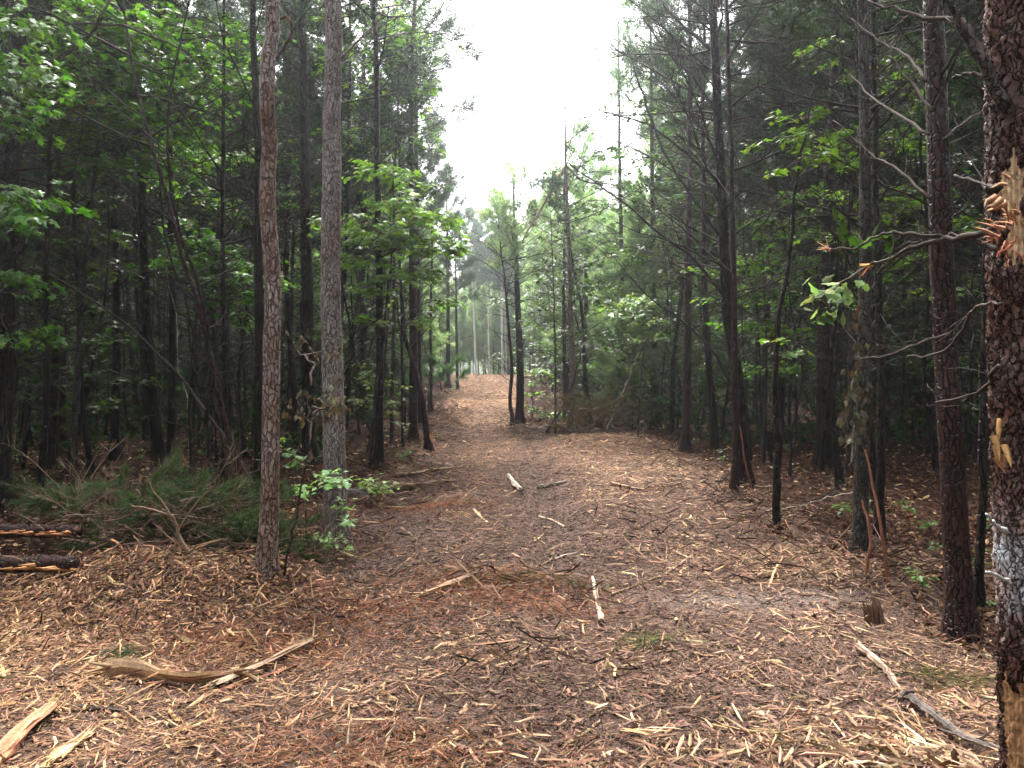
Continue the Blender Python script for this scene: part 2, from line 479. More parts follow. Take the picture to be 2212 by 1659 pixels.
def build_chips():
    mb = MB(); g = RNG
    for y0, y1, dens, lm, wm in ((2.5, 5, 3900, .034, .0052), (5, 9, 2500, .038, .0058), (9, 15, 1300, .044, .0070), (15, 26, 560, .055, .010), (26, 56, 130, .085, .018)):
        x, y = scatter_band(y0, y1, dens)
        c = corridor(x, y)
        rut = np.zeros_like(x)
        for cx in (-.95, .85):
            xx = x - cx + .35 * np.sin(y * .16) + .02 * (y - 6)
            rut = np.maximum(rut, np.exp(-(xx / .34) ** 2))
        rut *= sst(5, 7, y)
        mud = np.clip(gauss(x, y, 1.9, 5.5, 1.0, .22) + .25 * gauss(x, y, -.95, 8, .35, 2.0), 0, 1)
        keep = g.uniform(0, 1, len(x)) < c * (1 - .35 * rut) * (1 - .75 * mud) * (0.75 + .35 * fnoise(x, y, 1.7, 8))
        x, y = x[keep], y[keep]; n = len(x)
        f = chip_fresh(x, y)
        big = g.uniform(0, 1, n) ** 6
        L = lm * np.exp(g.normal(0, .5, n)) * (1 + 1.5 * big) * (.8 + .5 * f)
        W_ = wm * np.exp(g.normal(0, .4, n)) * (1 + 1.0 * big)
        tone = f * .50 + g.normal(0, .145, n) + .19 + .30 * big - .20 * rut[keep] + .03 * sst(6, 8, y) * (1 - sst(16, 24, y))
        chips(mb, x, y, L, W_, W_ * .35, tone, lift=.014)
    # larger fresh shards lying loose on the foreground
    x, y = scatter_band(2.5, 9, 7)
    k = corridor(x, y) * (.25 + chip_fresh(x, y)) > g.uniform(0, 1, len(x)); x, y = x[k], y[k]; n = len(x)
    chips(mb, x, y, g.uniform(.07, .22, n), g.uniform(.007, .022, n), g.uniform(.005, .010, n), g.normal(.74, .2, n), tilt=.10, lift=.03)
    # heap of chips at the left
    n = 5200
    x = g.normal(-2.7, .8, n); y = g.normal(5.4, .5, n)
    chips(mb, x, y, np.exp(g.normal(-2.85, .5, n)), g.uniform(.004, .015, n), g.uniform(.003, .009, n), g.normal(.57, .20, n), tilt=.36, lift=.05)
    n = 900
    x = g.normal(2.9, .6, n); y = g.normal(6.0, .45, n)
    chips(mb, x, y, g.uniform(.05, .16, n), g.uniform(.005, .012, n), g.uniform(.003, .008, n), g.normal(.55, .2, n), tilt=.3, lift=.05)
    n = 1100
    x = g.normal(1.4, .9, n); y = g.normal(3.0, .35, n)
    chips(mb, x, y, g.uniform(.06, .2, n), g.uniform(.006, .015, n), g.uniform(.004, .009, n), g.normal(.72, .18, n), tilt=.12, lift=.04)
    o = mb.build('wood_chips', M['chip'], smooth=False)
    tag(o, 'shredded orange and tan wood chips covering the cleared track', 'wood chips', kind='stuff')
    # forest litter: brown leaves and needles under the trees
    mb = MB()
    for y0, y1, dens, sc in ((2.5, 9, 420, 1), (9, 18, 150, 1.3), (18, 40, 26, 2.0)):
        x, y = scatter_band(y0, y1, dens); c = corridor(x, y)
        k = (1 - c) > g.uniform(0, 1, len(x)); x, y = x[k], y[k]; n = len(x)
        col = np.array([.048, .021, .011]) * np.exp(g.normal(0, .4, (n, 1))) * (1 + g.normal(0, .08, (n, 3)))
        lf = g.uniform(0, 1, n) < .06
        col[lf] = np.array([.36, .24, .13]) * np.exp(g.normal(0, .2, (lf.sum(), 1)))
        chips(mb, x, y, g.uniform(.04, .10, n) * sc, g.uniform(.01, .045, n) * sc, g.uniform(.004, .014, n), None, tilt=.25, lift=.012, col=col)
    o = mb.build('leaf_litter', M['deadleaf'], smooth=False)
    tag(o, 'brown fallen leaves and needles carpeting the shaded forest floor', 'leaf litter', kind='stuff')
    # red-brown dead pine needles raked over the track
    mb = MB()
    n = 6500
    cx = np.array([[-1.0, 5.2], [-.2, 5.9], [-1.6, 4.6], [-.9, 9.3], [.2, 5.4], [-.5, 3.2]])[g.integers(0, 6, n)]
    x = cx[:, 0] + g.normal(0, .40, n); y = cx[:, 1] + g.normal(0, .22, n)
    col = np.array([.20, .085, .045]) * np.exp(g.normal(0, .3, (n, 1)))
    chips(mb, x, y, g.uniform(.05, .10, n), np.full(n, .003), np.full(n, .002), None, tilt=.3, lift=.03, col=col)
    o = mb.build('dead_needles', M['deadleaf'], smooth=False)
    tag(o, 'rust-red dead pine needles strewn over the chips', 'pine needles', kind='stuff')


build_chips()

# ------------------------------------------------------------------ leaves and needles
def leaf_template(detail):
    if detail == 2:
        half = [(.33, -.13), (.20, .14), (.58, .34), (.33, .42), (.17, .50), (.23, .70)]
    elif detail == 1:
        half = [(.50, .24), (.20, .42)]
    elif detail == 3:   # oak-like, long and rounded
        half = [(.07, .15), (.12, .35), (.30, .58), (.20, .70), (.26, .88), (.12, .98)]
    else:
        half = [(.36, .40)]
    pts = [(0, 0)] + half + [(0, 1.05)] + [(-x, y) for x, y in reversed(half)]
    P = np.array([(x, y, -.18 * abs(x) - .10 * y * y) for x, y in pts] + [(0, .34, .0)])
    n = len(pts)
    T = np.array([(n, i, (i + 1) % n) for i in range(n)])
    return P, T


LT = {k: leaf_template(k) for k in (0, 1, 2, 3)}


def add_leaves(mb, P, size, detail, colA, colB, tilt=.35, droop=.25, head=None, white=0.0):
    P = np.asarray(P, float).reshape(-1, 3); n = len(P)
    if n == 0: return
    tp, tt = LT[detail]
    th = RNG.uniform(0, 2 * pi, n)
    if head is not None: th = head + RNG.normal(0, .7, n)
    el = -droop + RNG.normal(0, tilt * .6, n)
    f = np.stack([np.cos(th) * np.cos(el), np.sin(th) * np.cos(el), np.sin(el)], -1)
    up = nrm(np.stack([RNG.normal(0, tilt, n), RNG.normal(0, tilt, n), np.ones(n)], -1))
    s = nrm(np.cross(f, up)); up = np.cross(s, f)
    sz = size * np.exp(RNG.normal(0, .22, n))[:, None, None]
    V = P[:, None] + sz * (tp[None, :, 0:1] * s[:, None] + tp[None, :, 1:2] * f[:, None] + tp[None, :, 2:3] * up[:, None])
    T = (np.arange(n)[:, None, None] * len(tp) + tt[None]).reshape(-1, 3)
    t = RNG.uniform(0, 1, (n, 1)) ** 1.3
    C = .8 * (np.asarray(colA) * (1 - t) + np.asarray(colB) * t) * np.exp(RNG.normal(0, .25, (n, 1))) * (1 + RNG.normal(0, .12, (n, 3)))
    C = C * .86 + C.mean(1, keepdims=True) * .14
    if detail != 3 and colB[1] > colB[0] * 1.8: C = C * np.array([1.25, 1.0, .9])
    mb.add(V.reshape(-1, 3), T, None, np.repeat(C, len(tp), axis=0))


def add_needles(mb, P, D, per=9, ln=.11, wd=.010, colA=(.035, .07, .03), colB=(.07, .12, .05), spread=.9):
    """needle tufts at points P growing along directions D"""
    P = np.asarray(P, float); D = nrm(D); n = len(P)
    Pn = np.repeat(P, per, axis=0); Dn = np.repeat(D, per, axis=0); m = len(Pn)
    d = nrm(Dn + RNG.normal(0, spread, (m, 3)))
    s = nrm(np.cross(d, RNG.normal(0, 1, (m, 3))))
    Pn = Pn + Dn * RNG.uniform(-.5, .5, (m, 1)) * ln
    L = ln * RNG.uniform(.7, 1.25, (m, 1))
    V = np.stack([Pn - s * wd * .5, Pn + s * wd * .5, Pn + d * L], 1).reshape(-1, 3)
    T = np.arange(m * 3).reshape(-1, 3)
    t = np.repeat(RNG.uniform(0, 1, (n, 1)), per, axis=0)
    C = (np.array(colA) * (1 - t) + np.array(colB) * t) * np.exp(RNG.normal(0, .15, (m, 1)))
    mb.add(V, T, None, np.repeat(C, 3, axis=0))


# ------------------------------------------------------------------ pines
def crooked(p0, d, L, n, bend=.25, up=.0):
    P = [np.array(p0, float)]; d = nrm(d); st = L / (n - 1)
    for i in range(n - 1):
        d = nrm(d + np.array([R.gauss(0, bend), R.gauss(0, bend), R.gauss(0, bend) + up]))
        P.append(P[-1] + d * st)
    return np.array(P)


def twiggy(mb, P, r0, C, nt=6, tl=.4, up=.1, sub=1):
    """a bare branch along P with side twigs"""
    n = len(P)
    tube(mb, P, np.linspace(r0, max(r0 * .25, .0022), n), 4 if r0 > .012 else 3, C)
    dd = nrm(P[-1] - P[0])
    ends = []
    for k in range(nt):
        f = R.uniform(.18, .98); i = min(int(f * (n - 1)), n - 2); u = f * (n - 1) - i
        p = P[i] * (1 - u) + P[i + 1] * u
        side = nrm(np.cross(dd, [0, 0, 1])) * (1 if k % 2 else -1)
        d = nrm(dd * .75 + side * R.uniform(.4, 1.0) + np.array([0, 0, R.gauss(up, .35)]))
        q = crooked(p, d, tl * R.uniform(.4, 1.2) * (1.25 - f * .6), 4, .2, .03)
        tube(mb, q, np.linspace(r0 * .42, .0016, 4).clip(.0016), 3, C)
        ends.append(q)
        if sub and R.random() < .6 * sub:
            for _ in range(2):
                d2 = nrm(nrm(q[-1] - q[0]) + np.array([R.gauss(0, .6), R.gauss(0, .6), R.gauss(.1, .4)]))
                tube(mb, crooked(q[R.choice((1, 2))], d2, tl * R.uniform(.25, .6), 3, .2), [.0026, .002, .0014], 3, C)
    return ends


def trunk_rad(z, r0, Ht):
    z = np.asarray(z, float)
    return r0 * (np.clip(1 - z / Ht, 0, 1) ** .75 * .94 + .06) * (1 + .62 * np.exp(-z / .15))


def make_pine(parent, P, r0, Ht, bark, dead=(1.3, 6.5, 26), dlen=(.7, 1.9), crown=(7.0, 2.2), tufts=3500, ncol=((.018, .04, .016), (.048, .09, .032)),
              dtone=1.0, rise=(.15, .75), side=None, segs=26, sides=9, sub=1, gap=1.0, nw=.013, nl=.12, lowrough=False, ntw=6):
    """P: path of the trunk in local coordinates (base at origin). One trunk mesh with its limbs, one crown mesh"""
    tr = MB(); cr = MB()
    Pt = smoothpath(P, segs, .006 if segs < 40 else .003)
    Pt[0] = P[0]
    zz = Pt[:, 2] - Pt[0, 2]
    base = Pt[:1] - np.array([[0, 0, .25]])
    PP = np.vstack([base, Pt]); rad = np.r_[trunk_rad(0, r0, Ht) * 1.25, trunk_rad(zz, r0, Ht)]
    tube(tr, PP, rad, sides, (1, 1, 1), wob=.05)
    bm = MB()

    def on(z):
        i = int(np.clip(np.searchsorted(zz, z) - 1, 0, segs - 2)); u = (z - zz[i]) / (zz[i + 1] - zz[i] + 1e-6)
        return Pt[i] * (1 - u) + Pt[i + 1] * u
    z0, z1, nb = dead
    for k in range(nb):
        z = z0 + (z1 - z0) * (k + R.random()) / nb
        a = R.uniform(0, 2 * pi) if side is None or R.random() < .45 else side + R.gauss(0, .7)
        f = (z - z0) / (z1 - z0 + .01)
        L = R.uniform(*dlen) * (.6 + .6 * f)
        u = R.uniform(*rise)
        if R.random() < .18: L *= .25
        p = on(z)
        Pb = crooked(p, (cos(a), sin(a), u), L, 6, .13, .02)
        t = dtone * R.uniform(.7, 1.3)
        twiggy(bm, Pb, .0055 + .006 * L, np.array([.034, .027, .025]) * t, max(1, int(ntw * L / 1.2)), .5 * L ** .5, sub=sub)
    if bm.n:
        bm.build('dead_branches', M['twig'], parent)
    zc, cr_r = crown
    lv = MB()
    if tufts:
        TP, TD = [], []
        n_l = int((Ht - zc) * 5.5)
        for k in range(n_l):
            f = (k + R.random()) / n_l; z = zc + (Ht - zc) * f
            a = k * 2.4 + R.uniform(-.5, .5)
            L = cr_r * (1 - f) ** .55 * R.uniform(.55, 1.1) * (1.0 if f > .12 else .8)
            if R.random() > gap: continue
            Pb = crooked(on(z), (cos(a), sin(a), R.uniform(.1, .6) + f * .5), L + .15, 6, .14, .03)
            tube(lv, Pb, np.linspace(.010 + .006 * L, .004, 6), 3, (1, 1, 1))
            for _ in range(max(3, int(6 * L))):
                ff = R.uniform(.3, 1); i = min(int(ff * 5), 4)
                q = crooked(Pb[i], nrm(Pb[-1] - Pb[0]) + np.array([R.gauss(0, .7), R.gauss(0, .7), R.gauss(.25, .4)]), R.uniform(.25, .7) * (.5 + .4 * L), 4, .18, .05)
                tube(lv, q, [.005, .004, .003, .003], 3, (1, 1, 1))
                TP.append(q); TD.append(q[-1] - q[0])
        nper = max(1, tufts // max(1, len(TP)))
        A = np.array(TP); D = np.array(TD)
        u = RNG.uniform(.35, 3.0, (len(A), nper)); i = u.astype(int).clip(0, 2); uu = (u - i)[..., None]
        ar = np.arange(len(A))[:, None]
        pts = A[ar, i] * (1 - uu) + A[ar, i + 1] * uu + RNG.normal(0, .075, (len(A), nper, 3))
        dd = np.repeat(D[:, None], nper, 1)
        add_needles(cr, pts.reshape(-1, 3), dd.reshape(-1, 3), 8, nl, nw, ncol[0], ncol[1])
    # live limbs belong to the trunk mesh
    if lv.n:
        V = np.concatenate(lv.V)
        tr.add(V, None, np.concatenate(lv.Q) if lv.Q else None, (.8, .8, .8))
    t = tr.build('trunk', bark, parent)
    if cr.n: cr.build('crown', M['needle_haze_pale' if ncol[1][1] > .3 else 'needle'], parent, smooth=False)  # crowns this pale have the distance haze mixed into their greens
    return t


OCC = []     # (x, y, radius) of what already stands


def screen_tree(name, label, pts, r0, Ht, bark, cat='pine tree', group=None, y_to=None, **kw):
    """a tree whose foot and course are read off the photograph; it stands at its own distance"""
    b = ground(*pts[0]); d = b[1]
    P = [np.zeros(3)]
    for (x, y) in pts[1:]:
        q = at(x, y, d + R.uniform(-.05, .05)); P.append(q - b)
    P = np.array(P)
    if P[-1, 2] < Ht:
        dr = (P[-1] - P[0]) / (P[-1, 2] + .01)
        z = P[-1, 2]; dr = dr * .6; dr[2] = 1
        while z < Ht:
            st = min(1.6, Ht - z + .01); nxt = P[-1] + dr * st + np.array([R.gauss(0, .04), R.gauss(0, .04), 0])
            P = np.vstack([P, nxt]); z += st
    e = empty(name, b, label, cat, group)
    make_pine(e, P, r0, Ht, bark, **kw)
    OCC.append((b[0], b[1], r0 + .35))
    return e

G1, G2, G3 = (.02, .085, .008), (.055, .20, .015), (.12, .32, .03)      # broad-leaf greens


# ------------------------------------------------------------------ broad-leaved trees: leaves in flat sprays
def spray(tw, lf, path, center, rad, n, size, detail, cA, cB, tc, flat=.16, droop=.25):
    """a limb along path that opens into a layered leaf spray round center"""
    path = np.asarray(path, float)
    tube(tw, path, np.linspace(max(.011, rad * .018), .004, len(path)), 4, tc)
    nt_ = max(4, int(n / 9)); L = len(path)
    cp = []; heads = []
    for k in range(nt_):
        a = R.uniform(0, 2 * pi); rr = rad * 1.1 * sqrt(R.uniform(.02, 1))
        e = np.array(center) + np.array([cos(a) * rr, sin(a) * rr, R.gauss(0, flat) * rad - .10 * rr])
        i = int(np.argmin(np.linalg.norm(path - e, axis=1))); i = max(1, min(i, L - 1) - 1)
        p = path[i]; mid = (p + e) / 2 + np.array([R.gauss(0, .05), R.gauss(0, .05), R.uniform(0, .06)]) * rad
        q = np.array([p, mid, e]); tube(tw, q, [.0042, .003, .0018], 3, tc)
        m = int(n / nt_) + 1
        u = RNG.uniform(.3, 1.08, (m, 1))
        pp = (1 - u) ** 2 * p + 2 * u * (1 - u) * mid + u * u * e + RNG.normal(0, .055, (m, 3)) * [1, 1, .45]
        cp.append(pp); h = math.atan2(e[1] - p[1], e[0] - p[0]); heads.append(np.full(m, h) + RNG.choice([-.9, 0, .9], m))
    add_leaves(lf, np.concatenate(cp), size, detail, cA, cB, head=np.concatenate(heads), droop=droop)


def make_maple(parent, P, r0, targets, size=.085, detail=1, cA=G1, cB=G3, bark='bark_grey', segs=16, tc=(.09, .075, .06), leafmat='leaf', crownname='crown', droop=.25, flat=.16):
    Pt = smoothpath(P, segs, .008); Pt[0] = P[0]
    zt = Pt[-1, 2]
    tr = MB(); tw = MB(); lf = MB()
    PP = np.vstack([Pt[:1] - [[0, 0, .15]], Pt])
    tube(tr, PP, np.r_[r0 * 1.3, r0 * (1 - .8 * np.linspace(0, 1, segs))], 7, (1, 1, 1), wob=.05)
    for (c, rad, n) in targets:
        n = int(n * 1.7) if segs > 12 else n; c = np.array(c, float); h = np.linalg.norm(c[:2] - Pt[:, :2].mean(0))
        zz = min(max(c[2] - .45 * h, .3), zt)
        i = int(np.argmin(abs(Pt[:, 2] - zz)))
        p = Pt[i]; far = c + nrm((c - p) * [1, 1, .2]) * rad * .7
        mid = (p + c) / 2 + np.array([R.gauss(0, .08), R.gauss(0, .08), .10 * h])
        spray(tw, lf, smoothpath([p, mid, c, far], 8, .012), c, rad, n, size, detail, cA, cB, tc, flat=flat, droop=droop)
    tr.build('trunk', M[bark], parent)
    if tw.n: tw.build('twigs', M['twig'], parent)
    if lf.n: lf.build(crownname, M[leafmat], parent, smooth=False)


def screen_maple(label, pts, r0, targets, name='maple_sapling', cat='sapling', group=None, depth=None, **kw):
    b = ground(*pts[0]); d = b[1]
    P = np.array([np.zeros(3)] + [at(x, y, d) - b for (x, y) in pts[1:]])
    T = []
    for (x, y, dd, rad, n) in targets:
        T.append((at(x, y, d + dd) - b, rad, n))
    e = empty(name, b, label, cat, group)
    make_maple(e, P, r0, T, **kw)
    OCC.append((b[0], b[1], .3))
    return e


# ------------------------------------------------------------------ the trees one can tell apart
# --- left side
BP, BR, BD, BW, BG, BL = (M[k] for k in ('bark_pine', 'bark_red', 'bark_dark', 'bark_wet', 'bark_grey', 'bark_pale'))
pineA = screen_tree('pine_tree', 'wavy red-brown pine trunk with flaking bark and a hooked broken limb near its top',
                    [(575, 1250), (584, 1050), (586, 800), (590, 620), (582, 500), (577, 400), (583, 330), (576, 220), (582, 100), (590, 0)],
                    .068, 12.5, BR, dead=(6.2, 8.5, 10), crown=(8.2, 2.2), tufts=4500, segs=60, sides=16)
pineB = screen_tree('pine_tree', 'straight thick grey-brown pine trunk with scaly plates beside the track',
                    [(725, 1172), (721, 900), (714, 600), (717, 300), (719, 0)],
                    .110, 14.5, BP, dead=(5.2, 9, 14), crown=(8.5, 2.4), tufts=5500, segs=60, sides=18)


def limb(parent, pts, d, r0, name='branch', tw=5, col=(.06, .048, .042), tl=.35, tip=None, r1=None):
    """a limb read off the photograph, d distance (number or list), child of parent; pts in picture points"""
    off = np.array(parent.location) if parent else np.zeros(3)
    ds = d if isinstance(d, (list, tuple)) else [d] * len(pts)
    P = np.array([at(x, y, q) for (x, y), q in zip(pts, ds)]) - off
    Pp = smoothpath(P, max(10, 4 * len(pts)), .003 + r0 * .10)
    mb = MB(); n = len(Pp)
    tube(mb, Pp, np.linspace(r0, r1 if r1 else max(.004, r0 * .35), n), 7, col, cap=True, wob=.08)
    if tw: twiggy(mb, Pp, min(.004, r0 * .4), col, int(tw * 1.7) + 1, tl, .1)
    o = mb.build(name, M['twig'], parent)
    if r0 > .018 and parent is not None and name == 'branch': o.data.materials[0] = M['bark_limb']
    if tip is not None:
        m2 = MB()
        for _ in range(6):
            d2 = nrm(Pp[-1] - Pp[-2]) + RNG.normal(0, .25, 3)
            tube(m2, np.array([Pp[-1] - nrm(d2) * .01, Pp[-1] + nrm(d2) * R.uniform(.03, .08)]), [r0 * .35, .001], 4, tip)
        m2.build('splinter', M['wood'], o)
    return o


limb(pineA, [(589, 150), (594, 128), (612, 105), (626, 82), (632, 60), (627, 44)], 6.0, .020, tw=0, tip=(.16, .09, .06))
limb(pineA, [(585, 45), (600, 40), (618, 36), (624, 30), (616, 20)], 6.0, .013, tw=0)
limb(pineB, [(735, 130), (790, 70), (850, 20)], [7.4, 7.7, 8.0], .014, tw=6)

L1 = screen_tree('pine_tree', 'very dark thick leaning pine at the left edge of the woods with long bare limbs',
                 [(-12, 1105), (2, 820), (14, 560), (24, 300), (42, 0)], .15, 13.5, BD, dead=(2.2, 6, 8), dlen=(.8, 1.6), segs=36, sides=12, tufts=4500)
for pts, r0, tp in (([(42, 240), (85, 160), (150, 110), (195, 75), (240, -5)], .038, None),
                    ([(20, 300), (70, 262), (140, 236), (196, 224)], .022, (.42, .17, .07)),
                    ([(20, 372), (60, 364), (120, 363), (185, 350)], .020, None),
                    ([(15, 620), (40, 545), (60, 480)], .03, None),
                    ([(10, 290), (60, 266), (110, 258), (165, 262)], .014, None),
                    ([(30, 80), (90, 55), (170, 52), (262, 55), (330, 80), (400, 112), (450, 165), (520, 235)], .019, None)):
    limb(L1, pts, 9.0, r0, tip=tp, tw=8)
T = screen_tree
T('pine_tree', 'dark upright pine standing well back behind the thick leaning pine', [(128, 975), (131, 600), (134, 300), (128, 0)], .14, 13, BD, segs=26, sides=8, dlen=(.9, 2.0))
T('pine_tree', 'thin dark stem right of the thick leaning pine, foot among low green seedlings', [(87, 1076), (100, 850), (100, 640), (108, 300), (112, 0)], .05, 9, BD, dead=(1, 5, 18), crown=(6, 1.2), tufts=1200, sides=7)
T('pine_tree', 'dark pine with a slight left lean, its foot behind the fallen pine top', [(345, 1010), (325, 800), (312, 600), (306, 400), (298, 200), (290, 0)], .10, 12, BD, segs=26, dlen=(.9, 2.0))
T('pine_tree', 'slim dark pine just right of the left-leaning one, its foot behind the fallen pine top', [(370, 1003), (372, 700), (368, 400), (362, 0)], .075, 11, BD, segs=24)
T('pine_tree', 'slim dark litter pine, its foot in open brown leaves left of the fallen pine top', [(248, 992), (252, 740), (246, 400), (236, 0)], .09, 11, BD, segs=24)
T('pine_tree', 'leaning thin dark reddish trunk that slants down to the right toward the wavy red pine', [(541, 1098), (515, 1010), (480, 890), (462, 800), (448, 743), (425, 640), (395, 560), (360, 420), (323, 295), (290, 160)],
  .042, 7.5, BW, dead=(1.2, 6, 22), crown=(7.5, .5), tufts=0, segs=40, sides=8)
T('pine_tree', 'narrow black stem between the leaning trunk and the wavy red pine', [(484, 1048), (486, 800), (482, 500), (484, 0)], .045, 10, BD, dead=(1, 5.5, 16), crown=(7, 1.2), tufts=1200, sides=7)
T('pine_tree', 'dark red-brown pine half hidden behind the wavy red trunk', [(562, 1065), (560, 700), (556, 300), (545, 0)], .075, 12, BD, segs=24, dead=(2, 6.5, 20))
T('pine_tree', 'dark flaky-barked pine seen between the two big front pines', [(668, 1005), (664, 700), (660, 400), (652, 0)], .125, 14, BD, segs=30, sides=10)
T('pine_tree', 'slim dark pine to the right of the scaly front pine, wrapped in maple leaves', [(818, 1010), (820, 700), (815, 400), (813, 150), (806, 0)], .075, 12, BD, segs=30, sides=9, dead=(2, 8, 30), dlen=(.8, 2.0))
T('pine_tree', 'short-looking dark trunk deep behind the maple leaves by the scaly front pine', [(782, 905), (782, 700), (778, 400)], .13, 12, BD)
T('pine_tree', 'dark pine at the left verge of the track beside the broken leaning stem', [(893, 957), (893, 800), (892, 600), (888, 300), (892, 100)], .105, 13.5, BW, dead=(1.5, 9, 40), dlen=(.6, 1.7), segs=34, sides=9)
brk = T('pine_tree', 'broken leaning stem with orange torn foot on the left verge of the track', [(926, 972), (921, 930), (912, 870), (900, 810), (885, 760), (873, 720), (868, 640)],
        .075, 4.6, BW, dead=(1.3, 4.4, 16), crown=(9, .5), tufts=0, segs=30, sides=8)
mb = MB()
for _ in range(14):
    a = R.uniform(0, 2 * pi)
    p = np.array([cos(a) * .06, sin(a) * .06, R.uniform(-.02, .12)])
    tube(mb, [p, p + [cos(a) * .02, sin(a) * .02, R.uniform(.12, .28)]], [.022, .004], 4, (.42, .16, .06), cap=True)
mb.build('torn_wood', M['wood'], brk)
T('pine_tree', 'thin young stem just left of the dark pine on the left verge', [(870, 969), (868, 800), (864, 500)], .03, 7.5, BD, dead=(.8, 6, 20), crown=(5, .8), tufts=900, sides=6)
T('pine_tree', 'slim pine on the left verge of the far track, nearest the crest', [(988, 842), (986, 700), (984, 560)], .08, 8, BD, dead=(1.5, 5, 16), dlen=(.6, 1.2), crown=(4, 1.3))
T('pine_tree', 'dark pine left of the slim one on the far left verge', [(968, 838), (968, 640)], .12, 10.5, BD, dead=(2, 6, 20))
T('pine_tree', 'thin stem with pale torn foot on the left verge halfway up the track', [(931, 889), (930, 700)], .055, 10, BD, dead=(1, 6, 20), dlen=(.6, 1.3), crown=(6, 1.4))
T('pine_tree', 'brown pine directly behind the broken leaning stem', [(908, 905), (906, 700), (903, 500)], .13, 13, BR, dead=(2, 8, 30))
# --- right side
T('pine_tree', 'dark pine at the narrow right edge of the track with whorls of bare twigs', [(1122, 915), (1124, 800), (1118, 640), (1113, 500), (1110, 430)], .13, 7.4, BW, dead=(1.2, 5.6, 60), dlen=(.6, 1.7), crown=(4.6, 1.7), tufts=1500, segs=34, sides=9, ncol=((.18, .27, .14), (.33, .45, .26)))
T('pine_tree', 'crooked thin stem hugging the left of the dark pine at the narrow right edge', [(1108, 919), (1102, 860), (1106, 800), (1098, 700), (1090, 600), (1078, 500)], .06, 6.4, BW, dead=(1.2, 5, 30), crown=(4, 1.2), tufts=900, sides=7, ncol=((.18, .27, .14), (.33, .45, .26)))
snap = T('pine_tree', 'reddish pine snapped at the top with its broken top hanging down to the left', [(1231, 933), (1236, 800), (1232, 650), (1228, 500), (1222, 360)], .085, 9.0, BR, dead=(1.2, 8.6, 60), dlen=(.6, 1.9), crown=(12, .5), tufts=0, segs=34, sides=8)
dS = snap.location[1]
limb(snap, [(1222, 358), (1200, 395), (1175, 440), (1150, 480), (1128, 525)], [dS, dS - .2, dS - .4, dS - .6, dS - .8], .05, tw=34, col=(.17, .13, .08), tl=.8, name='hanging_top')
limb(snap, [(1222, 356), (1250, 385), (1280, 395), (1330, 400), (1380, 425)], [dS, dS, dS, dS + .2, dS + .3], .03, tw=16, tl=.6)
T('pine_tree', 'very thin dark stem between the twiggy pine and the snapped reddish pine', [(1200, 938), (1198, 700), (1190, 480)], .028, 6.4, BD, dead=(1, 5, 24), dlen=(.4, 1.1), crown=(5.2, .8), tufts=500, sides=6)
T('pine_tree', 'slim dark pine tight behind the snapped reddish pine', [(1222, 900), (1218, 700)], .08, 7.6, BD, dead=(1, 5.5, 34), crown=(5.0, 1.4), ncol=((.18, .27, .14), (.33, .45, .26)))
T('pine_tree', 'dark pine back from the track, right of the snapped reddish pine', [(1262, 878), (1266, 600), (1262, 450)], .10, 10, BD, dead=(1.5, 7, 36), crown=(6.5, 1.6), ncol=((.13, .25, .08), (.26, .42, .16)))
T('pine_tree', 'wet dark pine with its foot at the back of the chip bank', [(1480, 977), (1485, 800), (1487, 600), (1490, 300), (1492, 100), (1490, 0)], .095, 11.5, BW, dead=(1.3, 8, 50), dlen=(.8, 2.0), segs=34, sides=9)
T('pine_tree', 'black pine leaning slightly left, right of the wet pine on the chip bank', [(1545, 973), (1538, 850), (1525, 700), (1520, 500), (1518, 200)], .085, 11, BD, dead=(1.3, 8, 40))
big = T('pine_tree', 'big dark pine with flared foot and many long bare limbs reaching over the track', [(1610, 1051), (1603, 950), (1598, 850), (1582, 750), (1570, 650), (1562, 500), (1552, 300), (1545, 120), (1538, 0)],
.098, 14, BD, dead=(2.4, 8.5, 60), dlen=(1.0, 2.8), side=pi, rise=(.2, .8), crown=(8.3, 2.2), tufts=4500, segs=44, sides=12, ntw=8)
for pts in ([(1600, 870), (1540, 760), (1470, 690), (1400, 640), (1330, 560)], [(1565, 640), (1500, 560), (1420, 500), (1350, 440), (1225, 350)],
            [(1562, 520), (1500, 430), (1440, 340), (1400, 240), (1375, 160), (1352, 100)], [(1552, 250), (1500, 170), (1440, 110), (1390, 40)],
            [(1560, 400), (1480, 330), (1400, 270), (1300, 240)], [(1550, 120), (1480, 60), (1440, 20), (1420, -20)]):
    db = big.location[1]
    limb(big, pts, [db + .12 * i for i in range(len(pts))], .026, tw=20, tl=.65, col=(.05, .043, .042))
T('pine_tree', 'narrow lichen-flecked stem standing against the left of the big dark pine', [(1586, 1068), (1588, 850), (1585, 600), (1578, 300), (1570, 0)], .05, 10, BW, dead=(1.6, 7.5, 40), dlen=(.8, 2.0), side=0, crown=(7.5, 1.4), tufts=1500, sides=8, ntw=8)
screen_maple('crooked bare maple stem leaning right with bright yellow-green leaves at its head', [(1676, 1155), (1680, 950), (1676, 800), (1690, 640), (1708, 540), (1715, 420), (1735, 320), (1750, 230)], .042,
             [(1690, 300, 0, .40, 26), (1760, 290, .2, .42, 30), (1730, 345, -.2, .35, 24), (1800, 355, .3, .42, 30), (1730, 250, .3, .4, 24), (1690, 740, -.2, .26, 14)],
             name='maple_tree', cat='maple tree', size=.075, detail=2, cA=(.045, .14, .010), cB=(.12, .28, .03), bark='bark_dark', segs=30)
T('pine_tree', 'straight black pine behind the crooked bare maple stem', [(1778, 1012), (1782, 700), (1788, 500), (1800, 250), (1806, 0)], .14, 13.5, BD, dead=(2, 8, 40), dlen=(.9, 2.2), segs=30, sides=10)
